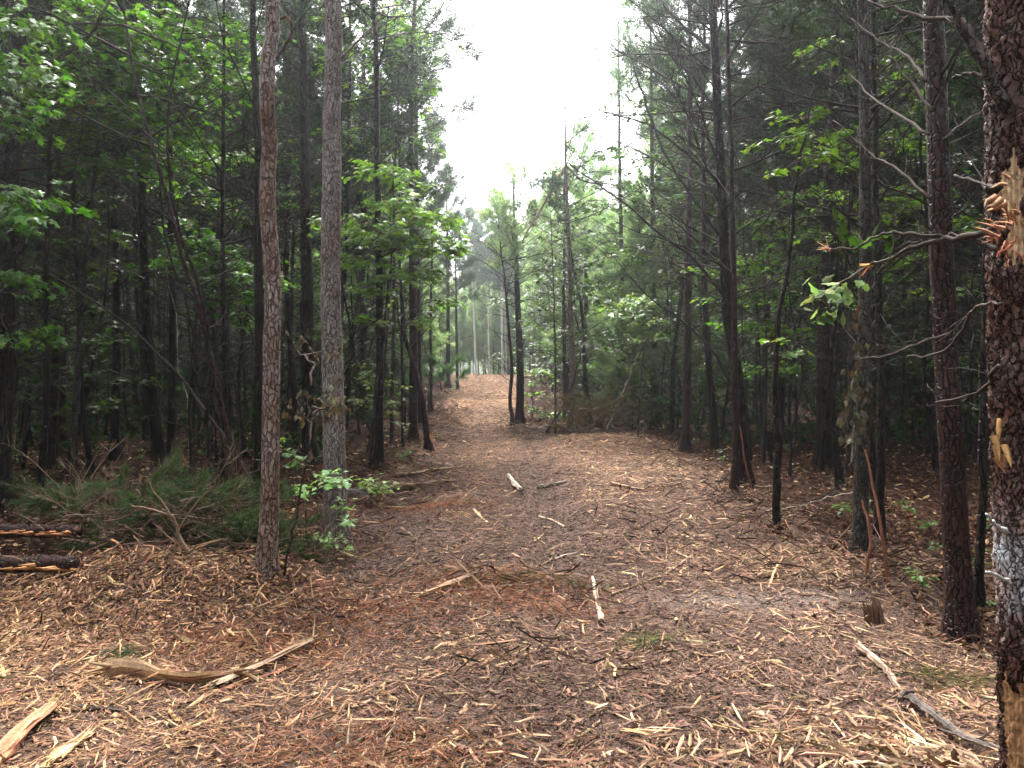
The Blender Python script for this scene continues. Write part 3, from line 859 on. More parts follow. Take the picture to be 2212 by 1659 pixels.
R13 = T('pine_tree', 'grey flaky trunk draped with brown wilted leaves', [(1856, 1207), (1862, 1000), (1866, 800), (1870, 500), (1868, 250), (1862, 0)], .060, 11, BG, dead=(2.5, 7.5, 26), crown=(7.8, 1.6), tufts=2000, segs=40, sides=12)
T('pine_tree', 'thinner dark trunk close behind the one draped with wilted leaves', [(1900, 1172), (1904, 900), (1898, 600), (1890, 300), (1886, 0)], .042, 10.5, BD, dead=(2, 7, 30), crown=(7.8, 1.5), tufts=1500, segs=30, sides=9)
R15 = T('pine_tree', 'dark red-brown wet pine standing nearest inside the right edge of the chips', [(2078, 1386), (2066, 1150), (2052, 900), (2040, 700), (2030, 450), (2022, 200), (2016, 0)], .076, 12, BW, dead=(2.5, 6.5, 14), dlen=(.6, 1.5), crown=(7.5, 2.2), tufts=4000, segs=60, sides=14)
for pts, dd in (([(2000, 175), (1960, 120), (1900, 90), (1840, 40)], .3), ([(2008, 290), (1930, 240), (1880, 205), (1835, 160)], .5), ([(2010, 430), (1930, 360), (1880, 330), (1800, 260)], .3),
                ([(2040, 300), (2090, 260), (2130, 235)], .2), ([(2012, 240), (1970, 180), (1920, 120)], .2), ([(2050, 720), (1960, 750), (1900, 772), (1850, 770)], .1)):
    limb(R15, pts, [4.6 + dd * i for i in range(len(pts))], .011, tw=8, tl=.3)
T('pine_tree', 'thin black stem close to the right of the dark red-brown wet pine', [(2115, 1332), (2120, 1100), (2124, 800), (2130, 500), (2136, 100)], .028, 8, BD, dead=(1, 6, 14), crown=(6, .9), tufts=900, segs=30, sides=8)

T('pine_tree', 'slender hazy pine at the right rim of the sky gap, lowest limbs bare', [(1350, 905), (1345, 700), (1338, 300), (1335, 0)], .09, 13.5, BW, dead=(2, 9.5, 60), dlen=(.6, 1.9), crown=(9.5, 1.2), tufts=900, segs=26, ncol=((.14, .25, .09), (.26, .42, .16)), ntw=8)
T('pine_tree', 'second hazy pine right of the sky gap, behind the reaching bare limbs', [(1415, 920), (1412, 700), (1408, 300), (1405, 0)], .10, 13.5, BW, dead=(2, 8.5, 60), dlen=(.8, 2.2), crown=(7.5, 1.9), tufts=4000, segs=26, ncol=((.05, .11, .04), (.10, .20, .06)), ntw=8)
T('pine_tree', 'lacy pine at the left rim of the sky gap, behind the shining maple', [(905, 915), (903, 700), (900, 300), (898, 0)], .10, 13.5, BD, dead=(2, 9.5, 60), dlen=(.8, 2.0), crown=(8.0, 1.4), tufts=1400, segs=26, ncol=((.10, .2, .07), (.2, .33, .12)), ntw=8)
# --- the wounded pine at the right frame edge: bark, stripped wood, splinters
fb = np.array([1.815, 2.62, 0]); fb[2] = float(H(1.815, 2.62))
front = empty('pine_tree', fb, 'rough dark red-brown trunk cut by the frame, with two torn scars of raw wood', 'pine tree')
mb = MB(); n = 420; sd = 112
zs = np.linspace(-.25, 4.2, n)
cx = np.interp(zs, [-.3, 0, .5, 1.0, 1.6, 2.2, 3.0, 4.3], [.045, .035, .0, -.02, -.05, -.065, -.085, -.12])
rr = .128 * (1 - .05 * zs) * (1 + .25 * np.exp(-np.clip(zs, 0, 9) / .15))
aa = np.arange(sd) * 2 * pi / sd
AA, ZZ = np.meshgrid(aa, zs)
bumpn = .006 * np.sin(AA * 9 + 2 * np.sin(ZZ * 7)) * np.sin(ZZ * 31 + 2 * np.sin(AA * 5)) + .004 * RNG.normal(0, 1, AA.shape)
faceA = (AA - 3.75 + pi) % (2 * pi) - pi      # towards the camera and a little to the left
# wounds of the trunk: one at eye height and one low
w1 = (np.abs(faceA - .02 - .12 * np.sin(ZZ * 19)) < .36 + .12 * np.sin(ZZ * 31 + 1) + .05 * np.sin(ZZ * 83)) & (ZZ > 1.98 + .03 * np.sin(AA * 23)) & (ZZ < 2.34 + .04 * np.sin(AA * 17))
w2 = (np.abs(faceA + .12) < .80 + .08 * np.sin(ZZ * 17) + .04 * np.sin(ZZ * 61)) & (ZZ < .60 + .05 * np.sin(AA * 7) + .02 * np.sin(AA * 31))
lich_ = sst(.0, .25, .30 - np.abs(ZZ - .98) + .05 * np.sin(AA * 11 + 3 * np.sin(ZZ * 23)) + .03 * np.sin(ZZ * 61 + AA * 7))
Rr = rr[:, None] + bumpn - .016 * (w1 | w2)
V = np.stack([cx[:, None] + Rr * np.cos(AA), Rr * np.sin(AA), ZZ], -1).reshape(-1, 3)
i = np.arange(n - 1)[:, None] * sd; j = np.arange(sd)[None]; k = (j + 1) % sd
Q = np.stack([i + j, i + k, i + sd + k, i + sd + j], -1).reshape(-1, 4)
wf = (w1 | w2).reshape(-1)[Q].all(1)
lf_ = lich_.reshape(-1, 1)
Cb = np.array([1., .95, .92])[None] * (1 - lf_) + np.array([4.2, 6.2, 7.6])[None] * lf_ * .85
mb.add(V, None, Q[~wf], Cb); mb.build('trunk', M['bark_front'], front)
mb = MB()
st = .75 + .25 * np.sin(AA * 37 + 1.5 * np.sin(ZZ * 3)).reshape(-1, 1) + .1 * RNG.normal(0, 1, (n * sd, 1))
Cw = np.where((ZZ.reshape(-1, 1) > 1.2), np.array([.62, .44, .27]), np.array([.36, .20, .10])) * st
mb.add(V, None, Q[wf], Cw); mb.build('stripped_wood', M['wood'], front)
up_ = MB(); tube(up_, [(cx[-1], 0, 4.15), (-.2, .05, 6), (-.25, .1, 8), (-.3, 0, 10)], [rr[-1], .085, .06, .02], 12, (1.2, 1, .95))
up_.build('upper_trunk', M['bark_front'], front)
cr = MB(); A = RNG.normal(0, 1, (1800, 3)) * [.8, .8, 1.0] + [-.3, 0, 8.2]; A = A[A[:, 2] > 5.6]
add_needles(cr, A, RNG.normal(0, 1, (len(A), 3)) + [0, 0, .4], 8, .12, .013); cr.build('crown', M['needle'], front, smooth=False)


def splinters(parent, name, c, n, ln, r, col, dirs, spread=.5, mid=None):
    m = MB(); c = np.array(c, float)
    for _ in range(n):
        d = nrm(np.array(dirs) + RNG.normal(0, spread, 3)); s = c + RNG.normal(0, .018, 3)
        L = ln * R.uniform(.4, 1.3); b = nrm(d + RNG.normal(0, .35, 3))
        tube(m, [s, s + d * L * .5, s + d * L * .5 + b * L * .5], [r * R.uniform(.5, 1.2), r * .7, .0008], 4, np.array(col) * R.uniform(.65, 1.3), flat=.4)
    return m.build(name, M['wood'], parent)


def fl(px, py, d=2.5): return at(px, py, d) - fb


OR = (.5, .2, .07)
splinters(front, 'splinter', fl(2190, 478, 2.50), 26, .045, .006, (.36, .19, .095), (-.3, -.25, .6), .35)
splinters(front, 'splinter', fl(2168, 425, 2.49), 3, .12, .012, (.40, .22, .13), (-1, -.2, -.45), .18)
splinters(front, 'splinter', fl(2170, 385, 2.49), 2, .07, .007, (.42, .23, .13), (-.9, -.3, .15), .1)
splinters(front, 'splinter', fl(2166, 505, 2.47), 7, .09, .006, (.34, .17, .10), (-1, -.1, .3), .22)
splinters(front, 'splinter', fl(2176, 530, 2.47), 16, .06, .004, (.30, .10, .055), (-.1, -.15, -1), .4)
splinters(front, 'splinter', fl(2150, 950, 2.50), 4, .07, .014, (.46, .26, .11), (.05, -.3, -1), .15)
splinters(front, 'splinter', fl(2162, 980, 2.50), 3, .05, .012, (.36, .18, .09), (.25, -.3, -1), .15)
for pts, r0, dd, tp, tw in (
        ([(2170, 235), (2135, 165), (2105, 110), (2075, 55), (2040, -10)], .022, 0, None, 2),
        ([(2140, 150), (2080, 48), (2010, 42), (1930, 20), (1870, -2)], .012, .1, None, 3),
        ([(2130, 165), (2090, 160), (2058, 168)], .007, .06, None, 0),
        ([(2160, 404), (2120, 400), (2062, 378)], .012, .12, None, 1),
        ([(2155, 540), (2110, 520), (2075, 511), (2000, 508), (1940, 503), (1900, 505), (1850, 535), (1790, 538)], .009, .07, (.50, .25, .14), 5),
        ([(2140, 505), (2070, 515), (1990, 528), (1920, 560), (1880, 572)], .013, .12, (.55, .24, .09), 3),
        ([(2165, 655), (2120, 662), (2090, 690), (2040, 760), (1960, 770)], .006, .1, None, 6),
        ([(2158, 790), (2110, 850), (2020, 870)], .008, .14, None, 4),
        ([(2172, 1150), (2150, 1135), (2130, 1110)], .010, -.03, None, 0),
        ([(2185, 1262), (2160, 1245), (2130, 1235)], .006, -.02, None, 0)):
    col = (.055, .045, .04) if pts[0][1] < 1000 else (.34, .34, .33)
    limb(front, pts, [2.55 + dd * i for i in range(len(pts))], r0, tip=tp, tw=tw, tl=.15, col=col)
OCC.append((fb[0], fb[1], .6))

# --- pale stems beyond the crest
for k, (x, tx, r0) in enumerate(((1029, 1020, .10), (1057, 1053, .085), (1086, 1083, .12), (1094, 1090, .09), (1106, 1100, .08))):
    lab = ['slender pale trunk beyond the crest, leftmost of the pale ones', 'slender pale trunk beyond the crest, between the leftmost one and the close pair',
           'slender pale trunk beyond the crest, the thicker of the close pair', 'slender pale trunk beyond the crest, the thinner of the close pair',
           'slender pale trunk beyond the crest, half hidden by the dark twiggy pine'][k]
    d = 60 + k * .8; q = at(x, 800, d); b = np.array([q[0], d, float(H(q[0], d))])
    e = empty('birch_like_tree', b, lab, 'tree', 'pale trunks beyond the crest')
    e.name = 'pale_tree'
    top = at(tx, 600, d) - b
    make_pine(e, np.array([[0, 0, 0], top * .5, top, top * 1.6 + [0, 0, 2]]), r0, 13, BL, dead=(4, 8, 8), crown=(7, 2.0), tufts=2600, sides=7, ncol=((.04, .10, .04), (.09, .19, .07)), nl=.2, nw=.05)
    OCC.append((b[0], b[1], .8))

# ------------------------------------------------------------------ maples whose foliage one can point to
SM = screen_maple
SM('maple with tiers of pale shining leaves reaching over the left verge of the track', [(800, 1015), (812, 850), (830, 700), (845, 560), (850, 430), (845, 300)], .035,
   [(830, 505, -.3, .75, 150), (900, 520, 0, .8, 170), (940, 470, .3, .75, 150), (860, 440, .2, .8, 130), (960, 540, .2, .55, 90), (800, 560, -.4, .7, 110), (880, 590, -.2, .6, 90), (940, 650, .1, .5, 55),
    (790, 620, 0, .6, 80), (850, 370, .4, .8, 120), (800, 690, -.3, .4, 40), (760, 480, -.3, .7, 110), (905, 690, -.2, .35, 24)],
   name='maple_tree', cat='maple tree', size=.105, detail=2, cA=(.06, .18, .02), cB=(.17, .40, .05), segs=24, flat=.10)
SM('tall maple behind the scaly front pine with lit leaves up beside the sky', [(845, 960), (850, 700), (852, 400), (860, 200), (850, 0)], .05,
   [(800, 290, 0, 1.1, 120), (870, 300, 0, 1.0, 110), (830, 200, .4, 1.1, 120), (890, 190, .2, .8, 80), (840, 90, 0, 1.2, 130), (780, 120, 0, 1.1, 110), (890, 60, .5, .9, 80), (800, 20, 0, 1.2, 120), (860, 410, 0, .8, 90)],
   name='maple_tree', cat='maple tree', size=.12, detail=1, cA=(.06, .20, .015), cB=(.17, .42, .04), segs=24)
SM('low maple tier of leaves between the leaning trunk and the wavy red pine', [(520, 1020), (510, 850), (490, 700), (470, 560)], .03,
   [(470, 560, 0, .9, 150), (520, 600, -.3, .8, 150), (440, 520, .2, .8, 120), (540, 640, .2, .7, 110), (500, 680, 0, .6, 60), (400, 560, .4, .6, 60)],
   name='maple_tree', cat='maple tree', size=.10, detail=2, cA=(.035, .15, .025), cB=(.09, .31, .04), segs=20, flat=.1)
SM('broad maple filling the upper left with dense bright leaves', [(160, 1060), (165, 800), (180, 600), (200, 400), (230, 200), (250, 60)], .05,
   [(100, 60, -1, .8, 170), (200, 50, -.5, .9, 190), (290, 60, 0, .9, 170), (170, 150, -.6, .9, 170), (260, 170, -.2, .9, 180), (330, 200, .2, .8, 150), (210, 240, -.5, .9, 170), (300, 290, 0, .9, 160),
    (120, 260, -.7, .7, 100), (380, 130, .3, .8, 130), (400, 260, .5, .7, 100), (240, 340, 0, .8, 120), (70, 170, -1, .6, 80), (340, 360, .4, .7, 90), (430, 60, .5, .8, 110), (470, 180, .5, .7, 90)],
   name='maple_tree', cat='maple tree', size=.095, detail=2, cA=(.03, .13, .01), cB=(.12, .36, .025), segs=24)
SM('maple at the left frame edge with hanging sprays of leaves', [(-60, 1120), (-50, 800), (-30, 500), (-10, 200)], .045,
   [(20, 60, -.8, .6, 120), (40, 170, -.8, .6, 110), (20, 250, -.8, .5, 90), (40, 470, -.7, .45, 90), (20, 600, -.7, .4, 70), (90, 430, -.3, .5, 70), (60, 720, 0, .5, 60), (0, 130, -.9, .6, 90), (0, 420, -.9, .5, 60)],
   name='maple_tree', cat='maple tree', size=.085, detail=2, cA=(.03, .14, .012), cB=(.12, .34, .035), segs=20, droop=.5)
SM('maple in the left wood with leaves in the gap beside the dark left-leaning pine', [(430, 985), (425, 700), (430, 500), (440, 300)], .035,
   [(430, 420, 0, .9, 100), (480, 330, .3, 1.0, 110), (400, 330, 0, .9, 90), (500, 200, 0, 1.0, 110), (520, 450, .3, .7, 70), (390, 480, -.2, .7, 70), (450, 130, 0, 1.0, 110), (530, 90, .3, .9, 90), (560, 330, .3, .8, 70), (630, 420, .6, .8, 70)],
   name='maple_tree', cat='maple tree', size=.11, detail=1, cA=(.03, .13, .012), cB=(.13, .34, .03), segs=18)
SM('leafy maple right of the big dark pine with many shaded green tiers', [(1650, 1000), (1655, 800), (1650, 600), (1640, 450)], .04,
   [(1620, 700, 0, .6, 120), (1660, 640, .2, .7, 130), (1700, 600, 0, .7, 120), (1640, 560, .2, .7, 110), (1720, 500, .3, .8, 130), (1680, 470, .2, .8, 120), (1630, 800, 0, .5, 80), (1690, 720, .2, .6, 100), (1760, 560, .3, .7, 110),
    (1600, 620, -.2, .5, 70), (1740, 420, .3, .7, 90), (1790, 480, .3, .7, 90), (1540, 640, -.3, .35, 30), (1520, 580, -.3, .3, 30), (1730, 790, .2, .5, 60)],
   name='maple_tree', cat='maple tree', size=.085, detail=2, cA=(.04, .15, .01), cB=(.14, .38, .03), segs=20)
SM('maple behind the grey flaky trunks with scattered yellow-green leaves', [(1830, 1030), (1835, 800), (1840, 500), (1850, 200)], .04,
   [(1830, 500, 0, .9, 110), (1880, 420, 0, .9, 100), (1930, 560, 0, .8, 100), (1850, 300, 0, 1.0, 110), (1940, 300, .3, .9, 90), (1990, 200, 0, .8, 80), (2090, 120, 0, .9, 110), (1850, 640, 0, .7, 70), (1960, 450, 0, .8, 80), (2080, 480, 0, .7, 60), (2090, 620, 0, .7, 50), (1820, 120, 0, .8, 60)],
   name='maple_tree', cat='maple tree', size=.10, detail=1, cA=(.04, .13, .01), cB=(.15, .36, .03), segs=18)
SM('slender maple with a bluish-green leafy arm in front of the right-hand wood', [(1378, 945), (1382, 850), (1388, 760), (1392, 660)], .022,
   [(1360, 655, 0, .75, 130), (1400, 690, 0, .6, 110), (1410, 730, 0, .4, 60), (1330, 670, 0, .45, 60), (1390, 640, 0, .5, 60)],
   name='maple_tree', cat='maple tree', size=.11, detail=1, cA=(.10, .22, .09), cB=(.17, .34, .16), segs=12)
SM('bush of bright maple leaves at the foot of the twiggy pine on the right verge', [(1150, 905), (1152, 840), (1155, 790)], .02,
   [(1150, 800, 0, .7, 130), (1175, 820, 0, .6, 90), (1160, 850, 0, .6, 80), (1145, 880, -.3, .4, 60), (1190, 900, -.3, .5, 70), (1220, 890, 0, .4, 40)],
   size=.12, detail=1, cA=(.06, .15, .03), cB=(.14, .30, .06), segs=8)
SM('small maple seedling with bright leaves at the left foot of the scaly front pine', [(660, 1190), (662, 1100), (672, 1050)], .008,
   [(690, 1040, -.3, .16, 34), (730, 1030, -.4, .14, 30), (660, 1055, -.1, .14, 22)], size=.06, detail=2, cA=(.16, .34, .07), cB=(.28, .50, .13), segs=8, flat=.3)
SM('two-leaved maple sprig at the right foot of the scaly front pine', [(722, 1192), (728, 1140), (740, 1075)], .006,
   [(745, 1080, -.1, .09, 14), (750, 1125, -.1, .06, 8), (705, 1160, -.3, .12, 18), (735, 1180, -.3, .08, 10)], size=.06, detail=2, cA=(.17, .34, .08), cB=(.28, .48, .14), segs=8, flat=.3)
SM('maple sprig with yellow-green leaves above the grey fallen log', [(800, 1095), (802, 1060), (806, 1040)], .007,
   [(795, 1040, 0, .2, 26), (830, 1052, 0, .18, 22), (815, 1062, -.2, .15, 16)], size=.075, detail=2, cA=(.12, .26, .05), cB=(.22, .42, .09), segs=8, flat=.3)
SM('fresh seedling left of the scaly pine growing up from the shaded floor', [(640, 1085), (632, 1030), (625, 985)], .008,
   [(620, 975, 0, .28, 34), (640, 1000, 0, .2, 22)], size=.08, detail=2, cA=(.06, .18, .04), cB=(.12, .30, .07), segs=8, flat=.3)
# oak sprig hanging from the wounded pine's limb
b = at(1870, 572, 3.2)
e = empty('oak_sprig', b, 'pale green oak sprig with long rounded leaves in front of the dark trunks', 'oak sprig')
tw = MB(); lf = MB()
Pq = np.array([at(1885, 568, 3.25), at(1850, 590, 3.2), at(1800, 620, 3.15), at(1765, 640, 3.1)]) - b
tube(tw, smoothpath(Pq, 8, .003), np.linspace(.006, .002, 8), 5, (.1, .08, .06)); tw.build('twig', M['twig'], e)
c = np.array([at(*p, 3.15) for p in ((1760, 600), (1775, 640), (1790, 620), (1800, 660), (1755, 660), (1815, 610), (1830, 625), (1845, 600), (1780, 675))]) - b
add_leaves(lf, np.repeat(c, 3, 0) + RNG.normal(0, .02, (27, 3)), .072, 3, (.10, .17, .065), (.20, .29, .13), tilt=.7, droop=.45)
c = np.array([at(*p, 3.3) for p in ((1800, 450), (1830, 490), (1900, 470), (1870, 520), (1920, 510))]) - b
add_leaves(lf, np.repeat(c, 2, 0) + RNG.normal(0, .02, (10, 3)), .075, 3, (.018, .05, .010), (.04, .095, .022), tilt=.9, droop=.6)
lf.build('leaves', M['leaf_matte'], e, smooth=False)

# wilted brown leaves
DLA, DLB = (.06, .048, .03), (.16, .14, .09)
SM('thin bent stem hung with wilted brown leaves left of the scaly front pine', [(612, 1255), (640, 1120), (660, 1000), (668, 900), (680, 800), (690, 745)], .011,
   [(690, 860, .2, .2, 24), (660, 900, .4, .25, 24), (700, 880, -.1, .16, 18), (650, 760, .5, .25, 14)], size=.05, detail=0, cA=DLA, cB=DLB, leafmat='deadleaf', crownname='wilted_leaves', segs=24, droop=1.1, flat=.6, tc=(.06, .048, .038))
for pts in ((1850, 780), (1840, 880), (1858, 840), (1842, 930), (1835, 700), (1862, 900), (1870, 760)):
    pass
mb = MB()
for (x, y) in ((1850, 800), (1862, 760), (1840, 860), (1828, 905), (1845, 940), (1860, 840), (1852, 700), (1868, 900)):
    q = at(x, y, R13.location[1] - .12) - np.array(R13.location)
    add_leaves(mb, q + RNG.normal(0, .04, (15, 3)) * [1, .7, 1.6], .065, 0, DLA, DLB, tilt=.8, droop=1.3)
mb.build('wilted_leaves', M['deadleaf'], R13, smooth=False)
SM('pale crooked dead sapling leaning on the grey flaky trunk', [(1838, 1000), (1850, 860), (1872, 700), (1876, 640), (1850, 600)], .02, [(1835, 880, 0, .25, 70), (1850, 790, 0, .2, 50)],
   name='dead_sapling', cat='dead sapling', size=.06, detail=0, cA=DLA, cB=DLB, leafmat='deadleaf', crownname='wilted_leaves', bark='bark_pale', droop=1.3, flat=.8)
SM('pale crooked dead shoot hanging between dark trunks in the left wood', [(412, 1010), (407, 930), (402, 850), (385, 800), (383, 700), (370, 640), (355, 560)], .012, [(400, 600, 0, .2, 8)],
   name='dead_sapling', cat='dead sapling', size=.06, detail=0, cA=DLA, cB=DLB, leafmat='deadleaf', crownname='wilted_leaves', bark='bark_pale', droop=1.3)
SM('cluster of sapling leaves with brown wilted sprays beside the left verge', [(790, 985), (805, 900), (800, 820)], .02,
   [(800, 800, 0, .5, 110), (830, 840, 0, .45, 80), (780, 870, 0, .4, 70), (820, 880, 0, .4, 60), (850, 900, 0, .4, 50)], size=.09, detail=1, cA=(.06, .13, .03), cB=(.20, .26, .08), segs=10, flat=.4)

# ------------------------------------------------------------------ the woods on both sides
def proto_pine(k, light=False):
    e = empty('pine_tree', (0, 0, -200), 'x', 'pine tree')
    Ht = [13.5, 12.0, 14.5, 11.5, 13.0, 12.5][k % 6]
    P = [np.zeros(3)]; x = y = 0
    for z in np.arange(1.5, Ht + .1, 1.5):
        x += R.gauss(0, .07); y += R.gauss(0, .07); P.append([x, y, z])
    P[-1][2] = Ht
    kw = dict(dead=(1.4, 7.6, 58), dlen=(.7, 2.0), crown=(5.2, 2.1), tufts=5500, segs=14, sides=6, nl=.14, nw=.022, ntw=9)
    if light: kw.update(crown=(2.2, 2.5), tufts=11000, ncol=((.18, .27, .14), (.33, .45, .26)), dead=(1.0, 3, 14), nl=.15, nw=.028)  # pale greens imitate haze lying over the far crowns
    make_pine(e, P, [.085, .06, .10, .05, .075, .065][k % 6], Ht, [BD, BD, BW, BD, BD, BG][k % 6], sub=.8, **kw)
    return e


def proto_maple(k, hgt):
    e = empty('maple_tree', (0, 0, -200), 'x', 'maple tree')
    P = [np.zeros(3)]; x = y = 0
    for z in np.linspace(hgt / 5, hgt, 5):
        x += R.gauss(0, .15); y += R.gauss(0, .15); P.append([x, y, z])
    T_ = []
    nn = int(7 + hgt * 2.2)
    for q in range(nn):
        a = q * 2.4 + R.uniform(-.4, .4); z = hgt * (.22 + .8 * (q + .5) / nn); r = (.55 + .16 * hgt) * R.uniform(.5, 1.1) * (1.15 - .55 * q / nn)
        T_.append(([cos(a) * r, sin(a) * r, z], R.uniform(.5, .95) * (.6 + .08 * hgt), int(52 + 9 * hgt)))
    make_maple(e, np.array(P), .018 + .006 * hgt, T_, size=.115, detail=(1 if k < 3 else 0), cA=(.010, .04, .005), cB=(.055, .155, .014), bark='bark_dark', segs=10)  # leaf greens darkened to stand for the shade deep in the wood
    return e


PP_ = [proto_pine(k) for k in range(6)]
PLt = [proto_pine(k, True) for k in range(2)]
PM_ = [proto_maple(0, 3.0), proto_maple(1, 5.0), proto_maple(2, 7.0), proto_maple(3, 9.0)]


LM = [(-8, 'the thick leaning pine'), (60, 'the dark upright pine'), (115, 'the slim litter pine'), (155, 'the left-leaning dark pine'), (212, 'the leaning reddish trunk'), (272, 'the wavy red pine'), (333, 'the scaly front pine'), (380, 'the maple-wrapped pine'),
      (413, 'the left-verge dark pine'), (457, 'the slim verge pine'), (500, 'the pale far trunks'), (520, 'the twiggy verge pine'), (571, 'the snapped reddish pine'), (687, 'the chip-bank wet pine'), (733, 'the big dark pine'),
      (780, 'the crooked maple'), (825, 'the straight black pine'), (863, 'the grey flaky trunk'), (950, 'the wet red-brown pine'), (1040, 'the scarred front trunk')]
PLANTED = []
ORD = ['first', 'second', 'third', 'fourth', 'fifth', 'sixth', 'seventh', 'eighth', 'ninth', 'tenth', 'eleventh', 'twelfth', 'thirteenth', 'fourteenth', 'fifteenth', 'sixteenth', 'seventeenth', 'eighteenth', 'nineteenth', 'twentieth', 'last-but-two', 'last-but-one', 'last']


def label_planted():
    """every planted tree says which one it is: its kind, its depth and its order between two landmarks"""
    B = {}
    for o, kind in PLANTED:
        x, y = o.location[0], o.location[1]; px = 512 + F * x / y
        k = max([i for i, (q, _) in enumerate(LM) if q <= px] or [0]); k = min(k, len(LM) - 2)
        dep = 'close' if y < 17 else 'mid-depth' if y < 30 else 'distant' if y < 55 else 'beyond-the-crest'
        if kind == 'seedling': dep = 'low green'
        B.setdefault((kind, dep, k), []).append((px, o))
    for (kind, dep, k), L in B.items():
        L.sort(key=lambda t: t[0])
        for n_, (px, o) in enumerate(L):
            o['label'] = '%s %s, %s from %s toward %s' % (dep, kind, ORD[min(n_, 22)], LM[k][1], LM[k + 1][1])


def free(x, y, r):
    for (a, b, c) in OCC:
        if (a - x) ** 2 + (b - y) ** 2 < (c + r) ** 2: return False
    return True


def plant(proto, x, y, scl, label, group, used=set()):
    o = proto if proto.name not in used else copy_tree(proto)
    used.add(proto.name)
    o.location = (x, y, float(H(x, y)) - .03)
    o.rotation_euler = (R.gauss(0, .02), R.gauss(0, .02), R.uniform(0, 2 * pi))
    o.scale = (scl, scl, scl * R.uniform(.92, 1.1))
    o['label'] = label; o['group'] = group
    PLANTED.append((o, label))
    OCC.append((x, y, .5))
    return o


rr_ = random.Random(21)
count = 0; tries = 0
while count < 205 and tries < 20000:
    tries += 1
    y = 8.5 + 51 * rr_.random() ** .8; x = rr_.uniform(-.80, .80) * (y + 3)
    l, r = edges(y)
    if l - .8 < x < r + .8: continue
    if y > 54: continue
    if x > 0 and y < 12 and x < 4.2: continue
    if not free(x, y, .75 if y < 25 else 1.0): continue
    # the sky gap: trees low or absent right next to the far track
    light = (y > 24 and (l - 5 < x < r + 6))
    px = 512 + F * x / y
    if not -30 < px < 1054: continue
    if y > 26 and l - 1.0 < x < r + 1.0: continue
    scl = rr_.uniform(.85, 1.12); rp = 1.7 / y * F
    if px + rp > 428 and px - rp < 632:
        lim = 178 if px > 505 else 195
        scl = min(scl, ((375 - lim) / F * y + CAMZ - float(H(x, y))) / 13.6 * rr_.uniform(.8, 1)); light = True
        if scl < .42: continue
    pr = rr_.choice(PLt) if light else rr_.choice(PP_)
    side = 'left' if x < -1 else 'right'
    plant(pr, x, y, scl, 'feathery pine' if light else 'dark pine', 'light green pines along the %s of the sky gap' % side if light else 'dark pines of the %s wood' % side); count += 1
# beyond the crest
for k, (px, d, s) in enumerate([(975, 62, .5), (1000, 64, .55), (1022, 63, .5), (1045, 65, .62), (1068, 63, .55), (1100, 64, .7), (1130, 62, .7), (1160, 62, .75), (1190, 62, .8), (990, 66, .72), (1010, 72, .80), (1035, 68, .95), (1050, 76, 1.0), (1075, 66, 1.0), (1100, 74, 1.08), (1125, 67, 1.05), (1150, 73, 1.12), (1175, 66, 1.02), (1200, 70, 1.1), (1225, 64, 1.05),
                                (1250, 70, 1.15), (960, 70, .85), (935, 64, .95), (1275, 63, 1.2), (1015, 80, .9), (1065, 84, 1.15), (1115, 84, 1.2), (1165, 82, 1.25), (910, 66, 1.2), (1300, 66, 1.3)]):
    x = at(px, 700, d)[0]
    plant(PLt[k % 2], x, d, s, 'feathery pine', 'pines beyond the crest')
# understory maples
count = 0; tries = 0
while count < 74 and tries < 9000:
    tries += 1
    y = 10 + 40 * rr_.random() ** .9; x = rr_.uniform(-.76, .76) * (y + 2)
    l, r = edges(y)
    if l - 1.2 < x < r + 1.4: continue
    if x > 0 and y < 14 and x < 6: continue
    if not free(x, y, .25): continue
    pr = rr_.choices(PM_, [2, 3, 3, 2 if y > 18 else 0])[0]
    side = 'left' if x < -1 else 'right'
    dep = 'behind the first trees' if y < 20 else 'deep between the trunks'
    if not -30 < 512 + F * x / y < 1054: continue
    plant(pr, x, y, rr_.uniform(.8, 1.2), 'understory maple', 'understory maples %s, %s wood' % (dep, side)); count += 1
# thin bare stems crowding between the pines
ST = []
for k in range(4):
    e = empty('thin_stem', (0, 0, -200), 'x', 'bare stem')
    Ht = [5.5, 7.5, 6.5, 9][k]; P = [np.zeros(3)]; x = y = 0
    for z in np.linspace(Ht / 6, Ht, 6):
        x += R.gauss(0, .13); y += R.gauss(0, .13); P.append([x, y, z])
    make_pine(e, P, [.022, .034, .028, .042][k], Ht, BD, dead=(.8, Ht * .95, 34), dlen=(.4, 1.3), crown=(Ht - .5, .5), tufts=0, segs=14, sides=5, sub=.9, ntw=8)
    ST.append(e)
count = tries = 0
while count < 298 and tries < 9000:
    tries += 1
    y = 8.5 + 34 * rr_.random() ** .9; x = rr_.uniform(-.74, .74) * y
    l, r = edges(y); px = 512 + F * x / y
    if l - .5 < x < r + .5 or not -20 < px < 1044 or not free(x, y, -.12): continue
    if x > 0 and y < 12 and x < 4: continue
    side = 'left' if x < -1 else 'right'
    plant(rr_.choice(ST), x, y, rr_.uniform(.75, 1.15) if not 436 < px < 616 else .7, 'thin bare stem', 'thin bare stems of the %s wood' % side); count += 1
